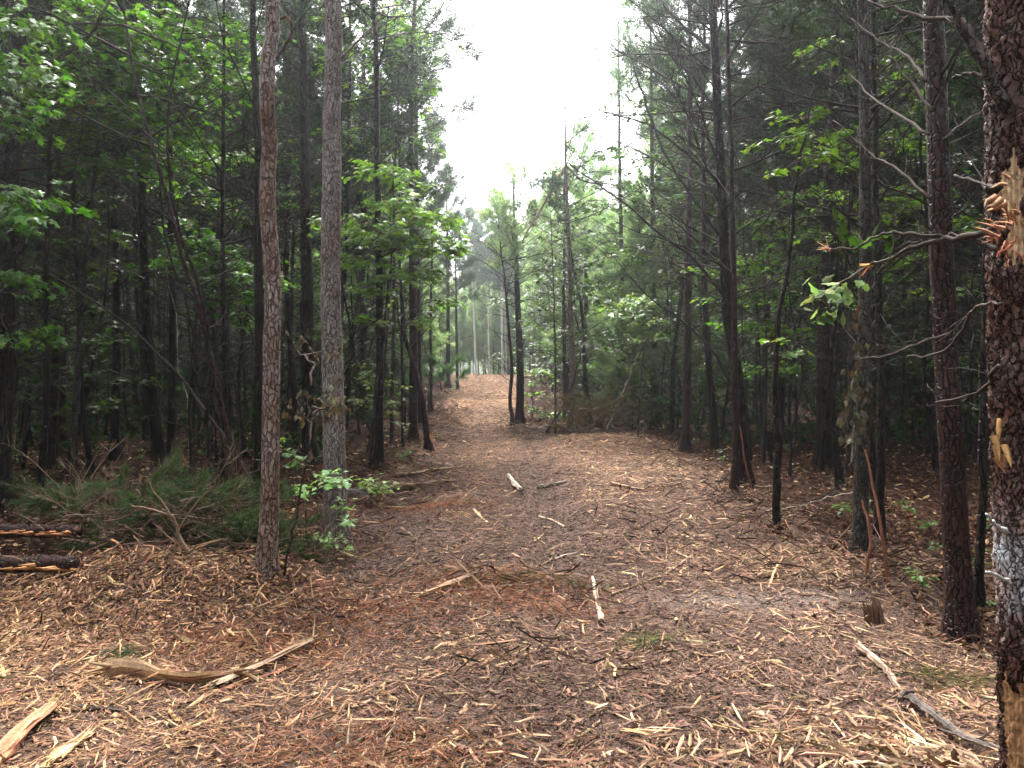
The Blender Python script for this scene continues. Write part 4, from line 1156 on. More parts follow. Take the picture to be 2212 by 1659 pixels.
# low seedlings on the shaded floor
seed = []
for k in range(3):
    e = empty('maple_seedling', (0, 0, -200), 'x', 'seedling')
    make_maple(e, np.array([[0, 0, 0], [.02, .01, .15], [.03, -.02, .32 + .12 * k]]), .006, [([.08, 0, .3], .16, 9), ([-.1, .05, .24], .14, 8), ([0, -.1, .36 + .1 * k], .14, 8)], size=.085, detail=2, cA=(.05, .16, .03), cB=(.11, .28, .06), segs=5)
    seed.append(e)
SP = [(2000, 1155), (2020, 1200), (2130, 1150), (2060, 1010), (1990, 1290), (1870, 1110), (1830, 1130), (1960, 1120), (2120, 1230), (2150, 1060), (40, 1010), (90, 1010), (150, 1000), (200, 985), (60, 1040), (20, 1050), (130, 1020), (1640, 960), (1700, 985), (1750, 960), (980, 845), (870, 1000), (700, 1000),
      (300, 1000), (440, 990), (1500, 965), (1560, 1000), (1900, 1075), (1810, 1050), (2170, 1330)]
for k, (x, y) in enumerate(SP):
    b = ground(x, y)
    side = 'left' if x < 1000 else 'right'
    plant(seed[k % 3], b[0], b[1], R.uniform(.3, .7), 'seedling', 'seedlings of the %s wood' % side)

label_planted()
# far-off wood as one mass round the horizon
fr_ = MB(); g = RNG
n = 900
y = g.uniform(44, 118, n); x = g.uniform(-95, 95, n)
k = ~((x > -7.5) & (x < 10) & (y < 62)) & (np.abs(x) < .95 * y) & ~((y < 54) & (np.abs(x) < 24))
x, y = x[k], y[k]
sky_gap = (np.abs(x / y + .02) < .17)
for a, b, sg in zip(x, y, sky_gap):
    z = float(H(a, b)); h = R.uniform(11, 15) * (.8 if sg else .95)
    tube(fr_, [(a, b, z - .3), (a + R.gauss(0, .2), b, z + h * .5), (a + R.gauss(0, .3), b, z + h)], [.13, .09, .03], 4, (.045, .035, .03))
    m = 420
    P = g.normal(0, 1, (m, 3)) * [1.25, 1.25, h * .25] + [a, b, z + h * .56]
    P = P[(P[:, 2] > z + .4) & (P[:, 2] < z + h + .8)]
    add_needles(fr_, P, g.normal(0, 1, (len(P), 3)), 3, .36, .15, (.20, .29, .16) if sg else (.018, .04, .015), (.36, .48, .29) if sg else (.04, .085, .028))  # trees in the sky gap coloured as if veiled by haze
n = 3600
x = g.uniform(-52, 52, n); y = g.uniform(14, 60, n)
l_, r_ = edges(y)
k = (np.abs(x) < .8 * y) & ((x < l_ - 2.2) | (x > r_ + 2.2)) & ((y > 20) | (g.uniform(0, 1, n) < .6))
for a, b in zip(x[k], y[k]):
    z = float(H(a, b)); h = R.uniform(.5, 2.2) * (.45 if b < 20 else 1)
    P = g.normal(0, 1, (26, 3)) * [.55, .55, h * .4] + [a, b, z + h * .5]
    P = P[P[:, 2] > z + .05]
    add_needles(fr_, P, g.normal(0, 1, (len(P), 3)), 5, .13, .07, (.012, .03, .008), (.03, .075, .016))
n = 1500
x = g.uniform(-48, 48, n); y = g.uniform(-44, 46, n)
k = ((y > 2) & (np.abs(x) > .72 * y + 1.6) & (np.abs(x) > 3.9)) | ((y <= 2) & ((np.abs(x) > 7) | (y < -9)))
for a, b in zip(x[k], y[k]):
    z = float(H(a, b)); h = R.uniform(11, 14.5)
    tube(fr_, [(a, b, z - .3), (a + R.gauss(0, .2), b, z + h * .5), (a + R.gauss(0, .3), b, z + h)], [.11, .08, .03], 4, (.045, .035, .03))
    P = g.normal(0, 1, (150, 3)) * [1.2, 1.2, h * .2] + [a, b, z + h * .62]
    P = P[(P[:, 2] > z + 1.2) & (P[:, 2] < z + h + .8) & ((np.abs(P[:, 0]) > .70 * P[:, 1] + .6) | (P[:, 1] < -.5))]
    add_needles(fr_, P, g.normal(0, 1, (len(P), 3)), 3, .42, .22, (.02, .05, .018), (.04, .09, .03))
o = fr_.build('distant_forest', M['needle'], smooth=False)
tag(o, 'far-off mass of trees closing the woods behind', 'forest', kind='stuff')

# ------------------------------------------------------------------ logs, sticks, brush on the ground
LMK = []
LOOSE = []


def stick(name, label, cat, pts, r0, r1=None, col=(.40, .27, .16), sides=7, lift=None, flat=.8, group=None, ragged=None, mat='wood', forks=0, cols=None):
    G = [ground(*p) for p in pts]
    P = np.array(G); r1 = r0 * .6 if r1 is None else r1
    rad = np.linspace(r0, r1, len(P))
    P[:, 2] += (rad * .8 if lift is None else np.broadcast_to(lift, len(P)))
    o0 = P[0].copy()
    n = max(6, 2 * len(pts)) if name == 'split_log' else max(8, 4 * len(pts)); Pp = smoothpath(P - o0, n, r0 * .08)
    mb = MB(); rr2 = np.linspace(r0, r1, n) * (1 + (.05 if name == 'split_log' else .10) * RNG.normal(0, 1, n)).clip(.6, 1.4)
    if cols is None: C = (.46 if sum(col) > 1.2 else .64) * np.array(col)[None] * np.exp(RNG.normal(0, .16, (n, 1)))
    else:
        C = np.array([(np.array(cols[0]) * (1 - u) + np.array(cols[1]) * u) * .7 for u in (np.linspace(0, 1, n) ** .8)]) * np.exp(RNG.normal(0, .16, (n, 1)))
    tube(mb, Pp, rr2, sides, C, cap=True, flat=flat, wob=.16 if cols is not None or mat != 'wood' else .26)
    stk = np.exp(RNG.normal(0, .28, sides)); mb.C[-1] = mb.C[-1] * np.r_[np.tile(stk, n), 1, 1][:, None]
    if name == 'split_log':       # torn slivers lying along the slab
        sd_ = nrm(np.cross(Pp[-1] - Pp[0], [0, 0, 1]))
        for q in range(9):
            a_ = R.randint(0, n - 3); b_ = R.randint(a_ + 2, n - 1)
            seg = Pp[a_:b_ + 1] + sd_ * R.uniform(-.9, .9) * r0 + np.array([0, 0, R.uniform(0, .5) * r0]) + RNG.normal(0, r0 * .07, (b_ + 1 - a_, 3))
            rd = np.interp(np.linspace(0, 1, len(seg)), [0, .2, .8, 1], [.06, 1, .8, .05]) * r0 * R.uniform(.15, .34)
            tube(mb, seg, rd, 4, C[0] * R.uniform(.55, 1.25) * np.array([1, R.uniform(.85, 1.05), R.uniform(.75, 1.1)]), flat=.6)
    for _ in range(forks):
        i = R.randint(2, n - 2); d = nrm(Pp[i + 1] - Pp[i]) + np.array([R.gauss(0, .7), R.gauss(0, .7), R.uniform(.0, .5)])
        tube(mb, crooked(Pp[i], d, R.uniform(.08, .3), 4, .2), np.linspace(rr2[i] * .5, .002, 4), 4, C[i])
    m = bpy.data.objects.new(name, mb.mesh(name, M[mat], smooth=False)); COL.objects.link(m); m.location = tuple(o0)
    if group is None: LMK.append((' '.join(label.split()[:6]), P.mean(0)))
    tag(m, label, cat, group)
    if ragged is not None:
        for e0, dr in ((Pp[-1], Pp[-1] - Pp[-2]), (Pp[0], Pp[0] - Pp[1])):
            m2 = MB()
            for _ in range(7):
                d = nrm(nrm(dr) + RNG.normal(0, .22, 3)); s = e0 - nrm(dr) * .03 + RNG.normal(0, r0 * .3, 3)
                tube(m2, [s, s + d * R.uniform(.05, .16)], [r0 * .3, .001], 4, np.array(ragged) * R.uniform(.4, .7), flat=.5)
            m2.build('splintered_end', M['wood'], m)
    return m


TAN, YEL, RED, GRY, DRK = (.46, .31, .18), (.55, .38, .19), (.36, .16, .085), (.19, .17, .15), (.07, .052, .045)
# big split slabs in the left foreground
stick('split_log', 'long split slab of tan wood lying across the left foreground chips', 'split log', [(232, 1470), (290, 1462), (350, 1480), (430, 1488), (515, 1478)], .050, .018, (.50, .33, .20), flat=.5, lift=.05, ragged=TAN, sides=9)
stick('split_log', 'long pointed strip of pale wood rising from the end of the split slab', 'split log', [(460, 1500), (540, 1462), (610, 1432), (682, 1398)], .026, .012, (.54, .40, .27), flat=.45, lift=.04, ragged=TAN)
stick('bark_strip', 'reddish bark strip under the pale pointed strip', 'bark strip', [(440, 1510), (520, 1482), (600, 1458), (660, 1432)], .018, .008, (.24, .10, .07), flat=.4)
stick('split_log', 'red-brown peeled log end at the bottom left of the chips', 'log', [(-10, 1660), (50, 1600), (112, 1548)], .040, .026, (.44, .21, .12), ragged=YEL, sides=9, lift=.04)
stick('split_log', 'flat orange slab beside the red-brown log end', 'split log', [(112, 1662), (150, 1625), (194, 1590)], .032, .020, (.52, .32, .17), flat=.35, ragged=YEL)
stick('stick', 'dark barky stick half buried left of the bottom centre', 'stick', [(165, 1535), (220, 1542), (290, 1545)], .014, .01, DRK)
stick('split_log', 'light tan shard behind the split slab on the left heap', 'split log', [(372, 1382), (400, 1392), (424, 1404)], .024, .016, (.58, .42, .24), flat=.4)
stick('stick', 'thin straight stick left of the split slab', 'stick', [(-5, 1497), (60, 1492), (150, 1486)], .007, .004, (.36, .25, .15))
stick('stick', 'pale forked stick in the bottom centre chips', 'stick', [(690, 1652), (740, 1622), (790, 1598), (840, 1580)], .010, .005, (.56, .42, .28), forks=3)
stick('stick', 'short pale stick standing against the forked one', 'stick', [(828, 1632), (842, 1595), (860, 1556)], .009, .005, (.56, .40, .26))
stick('stick', 'grey-brown stick above the pale forked stick', 'stick', [(830, 1547), (870, 1538), (905, 1528)], .010, .007, (.15, .12, .10))
stick('stick', 'dark stick pointing to the bottom edge right of centre', 'stick', [(972, 1585), (1020, 1620), (1064, 1662)], .009, .006, (.13, .10, .085))
stick('split_log', 'thick peeled stick with one dark root end lying across the track', 'log', [(908, 1296), (950, 1282), (990, 1268), (1036, 1252)], .026, .044, cols=((.52, .32, .19), (.07, .05, .04)), ragged=TAN, lift=.03)
stick('stick', 'pale upright-pointing stick in the middle of the track', 'stick', [(1280, 1254), (1288, 1300), (1300, 1354)], .010, .019, (.60, .44, .31), lift=.03, forks=2)
stick('stick', 'long curved tan branch reaching right across the track', 'stick', [(1316, 1290), (1380, 1268), (1438, 1244), (1480, 1215), (1510, 1196)], .010, .012, (.40, .27, .18), forks=3)
stick('stick', 'thin rod sloping into the pale upright-pointing stick', 'stick', [(1190, 1238), (1240, 1265), (1285, 1308)], .006, .005, (.30, .18, .11))
stick('stick', 'brown twig with side shoots behind the thick peeled stick', 'stick', [(1085, 1250), (1130, 1236), (1165, 1226), (1198, 1210)], .010, .008, (.26, .16, .10), forks=5)
stick('stick', 'curved peeled branch on the right foreground chips with a pale broken butt', 'branch', [(1853, 1412), (1880, 1434), (1910, 1458), (1935, 1490), (1955, 1518)], .026, .011, cols=((.42, .27, .19), (.20, .14, .11)), lift=[.045, .04, .03, .02, .015], ragged=None)
stick('fallen_branch', 'grey barked branch sloping to the bottom right corner', 'branch', [(1966, 1530), (2005, 1562), (2040, 1592), (2090, 1628), (2160, 1652)], .024, .016, cols=((.085, .07, .062), (.20, .16, .14)), lift=.05, forks=3)
stick('stick', 'short crossing piece at the upper end of the grey barked branch', 'stick', [(1942, 1540), (1956, 1528), (1974, 1528)], .014, .009, (.10, .075, .065), lift=.06)
stick('split_log', 'twisted yellow-orange fibrous strip on the right foreground', 'split log', [(1560, 1578), (1620, 1590), (1670, 1598), (1712, 1612)], .014, .010, YEL, flat=.4, forks=5, ragged=YEL)
stick('stick', 'long thin pale stick along the bottom right', 'stick', [(1468, 1622), (1560, 1628), (1660, 1636), (1760, 1620), (1850, 1628)], .008, .005, YEL, forks=4)
stick('split_log', 'frayed yellow slab at the bottom right', 'split log', [(1835, 1625), (1900, 1632), (1985, 1622)], .022, .010, YEL, flat=.4, ragged=YEL, forks=4)
stick('split_log', 'pale flat splinter just above the frayed yellow slab', 'split log', [(1990, 1590), (2030, 1622), (2090, 1655)], .012, .008, (.58, .40, .22), flat=.4, ragged=YEL)
stick('split_log', 'light pointed shard at the very bottom right', 'split log', [(1925, 1655), (1950, 1640), (1975, 1620)], .018, .008, (.62, .46, .27), flat=.4)
stick('split_log', 'broad tan chip slab left of the yellow fibrous strip', 'split log', [(1625, 1540), (1645, 1552), (1665, 1568)], .022, .010, (.60, .44, .29), flat=.35)
stick('stick', 'reddish stick in the right middle foreground', 'stick', [(1462, 1480), (1490, 1468), (1530, 1452)], .010, .007, (.26, .12, .09))
stick('stick', 'stick leaning up the chips in front of the short dark trunk', 'stick', [(1660, 1275), (1675, 1252), (1692, 1230)], .010, .008, (.46, .30, .17), lift=[.01, .06, .1])
stick('stick', 'straight pale stick left of the ragged stump', 'stick', [(1806, 1336), (1840, 1337), (1870, 1340)], .011, .008, (.62, .50, .36))
stick('stick', 'small forked white stick on the mid track', 'stick', [(1098, 1034), (1108, 1050), (1126, 1068)], .030, .042, (.52, .42, .33), lift=.06, forks=1)
stick('stick', 'dark stick lying right of the small forked white stick', 'stick', [(1160, 1056), (1190, 1052), (1224, 1044)], .034, .026, (.20, .15, .12))
stick('stick', 'stick lying at the right of the mid track', 'stick', [(1320, 1050), (1355, 1057), (1392, 1063)], .036, .024, (.26, .17, .11), forks=2)
stick('log', 'grey fallen log in front of the scaly front pine foot', 'log', [(742, 1078), (790, 1072), (850, 1062)], .075, .06, GRY, sides=9)
stick('log', 'splintered brown log end beyond the grey fallen log', 'log', [(862, 1062), (900, 1056), (962, 1046)], .070, .03, (.30, .20, .13), ragged=TAN, sides=9)
stick('log', 'dark rotten log on the forest floor between the two front pines', 'log', [(560, 1072), (610, 1070), (700, 1074)], .07, .06, DRK, sides=9)
stick('stick', 'brown slab with upright splinter left of the mid track', 'stick', [(850, 1034), (890, 1030), (930, 1022), (1000, 1012)], .055, .03, (.24, .15, .10), forks=4)
stick('stick', 'short bright stick on the left verge chips', 'stick', [(745, 1280), (780, 1276), (825, 1272)], .010, .007, (.62, .48, .33))
stick('stick', 'long thin dark stick trailing from the wavy red pine foot', 'stick', [(610, 1278), (660, 1302), (710, 1330), (780, 1338)], .010, .005, DRK, forks=2)
stick('stick', 'pale stick between the ruts, topmost of the mid-track sticks', 'stick', [(1165, 1120), (1195, 1128), (1220, 1140)], .016, .012, (.44, .32, .22))
stick('stick', 'pale-topped broken piece left of the pale upright-pointing stick', 'stick', [(1198, 1212), (1220, 1206), (1245, 1198)], .014, .012, (.30, .24, .19))
for k in range(110):      # small loose sticks: individuals along the track
    x = R.uniform(780, 1700); y = 950 + 690 * R.random() ** 1.4
    a = R.uniform(-.9, .9); L = R.uniform(14, 60) * (y - 780) / 500
    p = ground(x, y)
    if corridor(p[0], p[1]) < .6: continue
    r0 = R.uniform(.005, .010) * (1 + .1 * p[1]); t = R.uniform(.25, 1.5)
    LOOSE.append(stick('stick', 'small loose broken stick lying flat among the chips of the track', 'stick', [(x, y), (x + L * .5, y + L * .5 * a + R.uniform(-3, 3)), (x + L, y + L * a)], r0, r0 * .6, np.array(TAN) * t, group='small loose sticks on the track', sides=5))

GL = [('the split slab tip', (682, 1398)), ('the thick peeled stick', (970, 1276)), ('the pale upright-pointing stick', (1290, 1300)), ('the long curved tan branch', (1436, 1245)), ('the small forked white stick', (1108, 1050)),
      ('the pale forked stick', (765, 1610)), ('the dark bottom stick', (1020, 1620)), ('the big dark pine', (1610, 1051)), ('the crooked maple stem', (1676, 1155)), ('the grey fallen log', (800, 1070)), ('the scaly front pine', (745, 1172)),
      ('the ragged stump', (1888, 1340)), ('the track-side stick at mid right', (1355, 1056)), ('the curved peeled branch', (1900, 1460)), ('the yellow fibrous strip', (1640, 1592)), ('the snapped reddish pine', (1231, 933))]
GP = [(n_, ground(*p)) for n_, p in GL]
BK = {}
for o in LOOSE:
    p = np.array(o.location); q = min(GP, key=lambda t: float(np.linalg.norm(t[1] - p)))
    BK.setdefault(q[0], []).append((float(np.linalg.norm(q[1] - p)), o))
for n_, L_ in BK.items():
    for k, (dd, o) in enumerate(sorted(L_, key=lambda t: t[0])):
        o['label'] = 'small loose broken stick, %s closest to %s' % (ORD[min(k, 22)] if k else 'the', n_)
# the two barked logs at the left edge
def big_log(label, y, x1, r0, dist, cols):
    a = at(-60, y, dist); b = at(x1, y + 4, dist - .25)
    P = smoothpath([a, (a + b) / 2 + [0, 0, -.01], b], 16, .004) - a
    e = empty('log', a, label, 'log', 'barked logs at the left edge')
    mb = MB(); tube(mb, P, np.linspace(r0, r0 * .9, 16), 14, (1, .9, .9), cap=True, wob=.07); mb.build('bark', M['bark_wet'], e)
    mb = MB()
    for k in range(26):
        u = R.uniform(.30, 1); i = min(int(u * 15), 14); L = R.uniform(.05, .22); an = R.uniform(-2.4, -1.0)
        c = P[i] + np.array([0, cos(an + pi / 2) * 0, 0]) + np.array([0, sin(an) * r0 * .97, cos(an) * r0 * .5 - .1 * r0])
        tube(mb, [c - [L / 2, 0, 0], c, c + [L / 2, 0, R.gauss(0, .01)]], [.003, r0 * R.uniform(.15, .32), .003], 5, np.array(cols) * R.uniform(.5, 1.4), flat=.4)
    mb.build('peeled_wood', M['wood'], e)
    return e


big_log('upper of the two dark logs at the left edge, its bark partly peeled orange', 1143, 172, .055, 6.3, (.36, .16, .07))
big_log('lower of the two dark logs at the left edge, with bright torn patches', 1214, 160, .065, 5.7, (.40, .20, .085))
stick('log', 'thin dark pole under the lower of the two dark logs', 'log', [(-20, 1262), (50, 1252), (110, 1246)], .025, .02, DRK)

# ragged stump on the right
b = ground(1890, 1352)
e = empty('stump', b, 'small ragged brown stump sticking out of the chips on the right', 'stump')
mb = MB()
for k in range(22):
    a = R.uniform(0, 2 * pi); r_ = R.uniform(0, .05); h = R.uniform(.04, .17) * (1.3 - r_ * 8)
    tube(mb, [(cos(a) * r_, sin(a) * r_, -.03), (cos(a) * r_ * 1.2 - .01, sin(a) * r_, h * .6), (cos(a) * r_ * 1.5 - .03, sin(a) * r_, h)], [.02, .014, .002], 5, np.array((.13, .075, .05)) * R.uniform(.6, 1.3))
mb.build('splintered_wood', M['wood'], e)
# snapped red stalks before the grey flaky trunk
for pts, lab in (([(1865, 1265), (1880, 1170), (1862, 1080)], 'split orange stalk leaning left in front of the grey flaky trunk'), ([(1922, 1270), (1905, 1150), (1888, 1060), (1868, 970)], 'long reddish stalk leaning left, right of the split orange stalk'),
                 ([(1624, 1060), (1610, 1000), (1600, 930), (1590, 900)], 'thin red stub stalk at the foot of the big dark pine')):
    g0 = ground(*pts[0]); P = np.array([g0 - [0, 0, .05]] + [at(x, y, g0[1] + .1 * i) for i, (x, y) in enumerate(pts[1:])]) - g0
    mb = MB(); tube(mb, smoothpath(P, 12, .004), np.linspace(.016, .008, 12), 6, (.17, .075, .045), wob=.1)
    m = mb.build('stalk', M['wood']); m.location = tuple(g0); tag(m, lab, 'stalk')
# long leaning dead poles in the left wood
for pts, ds, r0, lab in (([(575, 1090), (475, 930), (382, 805), (240, 677), (80, 576)], 9.3, .024, 'long thin dead pole leaning down to the right across the left wood'),
                         ([(700, 1000), (600, 960), (480, 915)], 11, .012, 'thin dead pole lying slanted behind the wavy red pine'),
                         ([(1648, 1108), (1730, 1085), (1880, 1045)], 8.8, .014, 'dark dead pole slanting up to the right behind the grey flaky trunks'),
                         ([(1690, 1100), (1770, 1080), (1850, 1062)], 8.4, .010, 'pale thin dead pole below the dark slanting one on the right'),
                         ([(1180, 935), (1230, 850), (1262, 740)], 19.5, .035, 'dark slanting stem crossing behind the snapped reddish pine'),
                         ([(1310, 930), (1345, 850), (1380, 760)], 18.5, .03, 'pale slanting pole propped in the pine bush on the right verge'),
                         ([(1440, 960), (1500, 880), (1560, 790)], 17, .02, 'thin dark pole leaning right in the shade behind the chip bank')):
    g0 = at(*pts[0], ds); P = np.array([at(x, y, ds + .3 * i) for i, (x, y) in enumerate(pts)]) - g0
    mb = MB(); Pp = smoothpath(P, 16, .01)
    pale = 'pale' in lab
    tube(mb, Pp, np.linspace(r0, r0 * .5, 16), 6, (.30, .25, .19) if pale else (.040, .033, .028), cap=True); twiggy(mb, Pp, .006, (.07, .055, .045), 8, .5)
    m = mb.build('dead_pole', M['twig']); m.location = tuple(g0); tag(m, lab, 'dead pole')


# fallen pine tops and brush
def brush(label, x0, x1, y0, y1, d0, d1, nb, needles=(.035, .06, .024), needles2=(.07, .105, .045), tone=(.14, .10, .07), nln=.10, up=.4, dens=26, ln=1.0, cat='fallen pine top', nm='fallen_pine_top', bare=0):
    g0 = ground((x0 + x1) / 2, y1); e = empty(nm, g0, label, cat)
    if ln < .2: e.scale = (1.5, 1, .45)
    tw = MB(); nd_ = MB(); PPs, DDs = [], []
    for k in range(nb):
        x = R.uniform(x0, x1); y = R.uniform(y0, y1); d = R.uniform(d0, d1)
        p = at(x, y, d); p[2] = max(p[2], float(H(p[0], p[1])) + .02); p = p - g0
        a = R.choice((R.gauss(0, .7), pi + R.gauss(0, .7)))
        P = crooked(p, (cos(a), sin(a) * .6, R.uniform(-.1, up)), R.uniform(.4, 1.1) * ln, 7, .16, .0)
        for q in P: q[2] = max(q[2], float(H(q[0] + g0[0], q[1] + g0[1])) - g0[2] + .01)
        ends = twiggy(tw, P, .009 * sqrt(ln), np.array(tone) * R.uniform(.7, 1.4), 8, .32 * ln, .1)
        for q in ends + [P]:
            m = dens
            u = RNG.uniform(.2, .999, m) * (len(q) - 1); i = u.astype(int); uu = (u - i)[:, None]
            PPs.append(q[i] * (1 - uu) + q[i + 1] * uu); DDs.append(np.repeat((q[-1] - q[0])[None], m, 0))
    add_needles(nd_, np.concatenate(PPs), np.concatenate(DDs), 7, nln, .0042, needles, needles2, .55)
    for k in range(bare):
        x = R.uniform(x0, x1); p = at(x, R.uniform(y0 + (y1 - y0) * .5, y1), R.uniform(d0, d1)) - g0
        P = crooked(p, (R.gauss(0, 1.0), R.gauss(0, .3), R.uniform(.0, 1)), R.uniform(.3, 1.1), 8, .24)
        twiggy(tw, P, R.uniform(.004, .009), np.array((.13, .095, .065)) * R.uniform(.3, 1.4), 6, .3)
    tw.build('branches', M['twig'], e); nd_.build('needles', M['needle'], e, smooth=False)
    return e


brush('dark green fallen pine top lying behind the chip heap on the left', 130, 330, 1030, 1170, 6.6, 7.8, 20, bare=44, dens=15, ln=.8, up=.12)
brush('dark green fallen pine top between the left logs and the wavy red pine', 330, 545, 1040, 1190, 6.3, 7.4, 24, bare=60, dens=15, ln=.75, up=.12)
brush('low green pine bough at the foot of the wavy red pine', 600, 690, 1150, 1210, 6.3, 6.9, 6, nln=.06, ln=.35, up=.1, dens=12, bare=8)
brush('soft grey-green bushy pine beside the chip bank on the right verge', 1290, 1370, 740, 900, 19, 21, 14, needles=(.12, .18, .10), needles2=(.22, .29, .17), dens=40, cat='pine bush', nm='pine_bush', nln=.16)
brush('brown dead brush pile at the right verge beyond the track narrows', 1250, 1330, 870, 930, 18.2, 19.5, 30, needles=(.08, .06, .03), needles2=(.14, .11, .06), tone=(.22, .15, .10), dens=12, bare=20, cat='brush pile', nm='brush_pile', nln=.12)
brush('pine bough with soft green needles on the left verge halfway up the track', 925, 975, 790, 830, 24, 28, 14, needles=(.05, .10, .05), needles2=(.10, .17, .08), dens=40, nln=.18, cat='pine bush', nm='pine_bush')
for (px_, py_, sx_, sy_, n_, c_, lab) in ((1400, 1398, .11, .06, 260, (.11, .12, .045), 'faint patch of yellow-green needles flattened on the right centre chips'), (1150, 1258, .34, .10, 800, (.085, .075, .03), 'olive-brown needle spray strewn behind the thick peeled stick'),
                                  (272, 1428, .06, .05, 160, (.04, .085, .04), 'small deep green needle sprig flattened behind the split slab'), (2050, 1480, .16, .10, 520, (.085, .075, .028), 'drooped brown-green needles lying on the chips beside the wet red-brown pine')):
    mb = MB(); p = ground(px_, py_)
    x = p[0] + RNG.normal(0, sx_, n_); y = p[1] + RNG.normal(0, sy_, n_)
    chips(mb, x, y, RNG.uniform(.04, .09, n_), np.full(n_, .0022), np.full(n_, .002), None, tilt=.25, lift=.035, col=np.array(c_) * np.exp(RNG.normal(0, .35, (n_, 1))))
    tag(mb.build('fallen_needles', M['needle'], smooth=False), lab, 'fallen needles', kind='stuff')
# ragged debris of broken twigs and bark pushed to both rims of the track
mb = MB(); n_ = 5200
y = 5.5 + 22 * RNG.uniform(0, 1, n_) ** 1.2; l_, r_ = edges(y); sd_ = RNG.uniform(0, 1, n_) < .5
x = np.where(sd_, l_ + RNG.normal(.1, .38, n_), r_ - RNG.normal(.15, .42, n_)) + .25 * fnoise(y, y * 0, 1.3, 3)
k_ = fnoise(x, y, 1.9, 6) > -.12; x, y = x[k_], y[k_]; n_ = len(x)
chips(mb, x, y, np.exp(RNG.normal(-1.9, .55, n_)), RNG.uniform(.004, .014, n_), RNG.uniform(.004, .012, n_), RNG.normal(.36, .22, n_), tilt=.30, lift=.075)
n_ = 900      # dark and tan twig scraps in loose clumps over the track
c_ = RNG.integers(0, 26, n_); cx_ = RNG.uniform(-1.6, 2.4, 26); cy_ = RNG.uniform(4.2, 14, 26)
x = cx_[c_] + RNG.normal(0, .22, n_); y = cy_[c_] + RNG.normal(0, .18, n_)
chips(mb, x, y, np.exp(RNG.normal(-2.1, .5, n_)), RNG.uniform(.004, .012, n_), RNG.uniform(.004, .01, n_), RNG.normal(.38, .25, n_), tilt=.28, lift=.06)
tag(mb.build('twig_debris', M['chip'], smooth=False), 'broken twigs and bark scraps pushed into ragged rims along the track', 'twig debris', kind='stuff')
# litter drifted against the feet of the trees
mb = MB()
for (a, b, q) in OCC:
    if b > 14 or b < 2: continue
    m_ = 70; th = RNG.uniform(0, 2 * pi, m_); rr = max(.06, q - .3) + np.abs(RNG.normal(0, .10, m_))
    x = a + np.cos(th) * rr; y = b + np.sin(th) * rr
    col = np.array([.075, .042, .026]) * np.exp(RNG.normal(0, .5, (m_, 1)))
    chips(mb, x, y, RNG.uniform(.03, .10, m_), RNG.uniform(.006, .03, m_), RNG.uniform(.004, .014, m_), None, tilt=.5, lift=.05, col=col)
tag(mb.build('leaf_litter', M['deadleaf'], smooth=False), 'bark flakes and litter drifted against the feet of the nearer trees', 'leaf litter', kind='stuff')
# brown wilted oak leaves heaped by the left logs
g0 = ground(240, 1170); e = empty('wilted_bough', g0, 'bough of curled brown leaves lying over the left logs', 'wilted bough')
mb = MB(); tw = MB()
for k in range(26):
    p = at(R.uniform(90, 400), R.uniform(1075, 1185), R.uniform(5.9, 6.5)) - g0
    P = crooked(p, (R.gauss(0, 1), .2, R.uniform(-.2, .5)), .35, 5, .2); tube(tw, P, [.006, .005, .004, .003, .002], 4, (.12, .08, .06))
    add_leaves(mb, P[RNG.integers(1, 5, 9)] + RNG.normal(0, .04, (9, 3)), .05, 0, (.04, .025, .018), (.15, .09, .055), tilt=1.0, droop=.6)
tw.build('twigs', M['twig'], e); mb.build('wilted_leaves', M['deadleaf'], e, smooth=False)
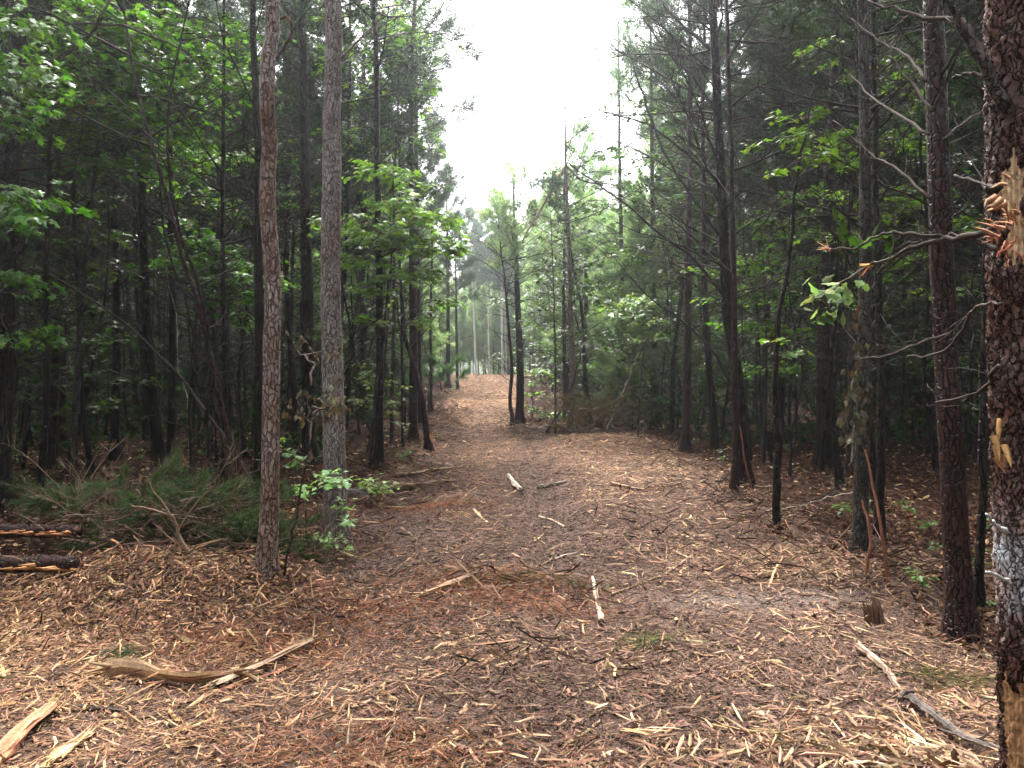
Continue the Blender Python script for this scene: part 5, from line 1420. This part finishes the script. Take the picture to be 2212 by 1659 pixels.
# broken branch standing in the heap
g0 = ground(420, 1215); e = empty('broken_branch', g0, 'forked tan branch stuck upright in the left chip heap', 'broken branch')
mb = MB(); d = g0[1]
for pts, r0 in (([(420, 1218), (400, 1180), (385, 1150), (375, 1115)], .024), ([(375, 1115), (340, 1105), (300, 1095), (283, 1092)], .012), ([(385, 1150), (400, 1120), (430, 1080), (460, 1050)], .008), ([(372, 1120), (352, 1085), (330, 1060), (318, 1030)], .010), ([(310, 1180), (300, 1150), (330, 1120)], .006),
                ([(360, 1215), (380, 1180), (330, 1130)], .009)):
    P = np.array([at(x, y, d) for x, y in pts]) - g0; tube(mb, smoothpath(P, 10, .004), np.linspace(r0, r0 * .4, 10), 6, (.17, .115, .08), wob=.1)
mb.build('stem', M['wood'], e)
for pts, lab in (([(255, 1200), (240, 1180), (222, 1150)], 'pale splinter standing in the heap beside the reddish stake'), ([(275, 1215), (258, 1178), (240, 1166)], 'reddish stake leaning in the chip heap'),):
    g0 = ground(*pts[0]); P = np.array([at(x, y, g0[1]) for x, y in pts]) - g0
    mb = MB(); tube(mb, smoothpath(P, 6), np.linspace(.016, .010, 6), 6, (.50, .33, .17) if 'pale' in lab else (.34, .17, .09), cap=True, wob=.15)
    m = mb.build('stake', M['wood']); m.location = tuple(g0); tag(m, lab, 'stake')

# ------------------------------------------------------------------ the damp air of the woods
bx = MB()
x0, x1, y0, y1, z0, z1 = -135, 135, -16, 165, -6, 24
V = [(x, y, z) for z in (z0, z1) for y in (y0, y1) for x in (x0, x1)]
bx.add(V, None, [(0, 2, 3, 1), (4, 5, 7, 6), (0, 1, 5, 4), (2, 6, 7, 3), (0, 4, 6, 2), (1, 3, 7, 5)])
m = bpy.data.materials.new('damp_air'); m.use_nodes = True; n = m.node_tree
n.nodes.remove(n.nodes['Principled BSDF'])
pv = n.nodes.new('ShaderNodeVolumePrincipled'); pv.inputs['Color'].default_value = (.93, .97, 1, 1); pv.inputs['Density'].default_value = .0028; pv.inputs['Anisotropy'].default_value = .86
n.links.new(pv.outputs[0], n.nodes['Material Output'].inputs['Volume'])
hz = bx.build('haze', m, smooth=False); tag(hz, 'thin damp haze hanging in the woods', 'haze', kind='stuff')
print('pines etc', len(bpy.data.objects))
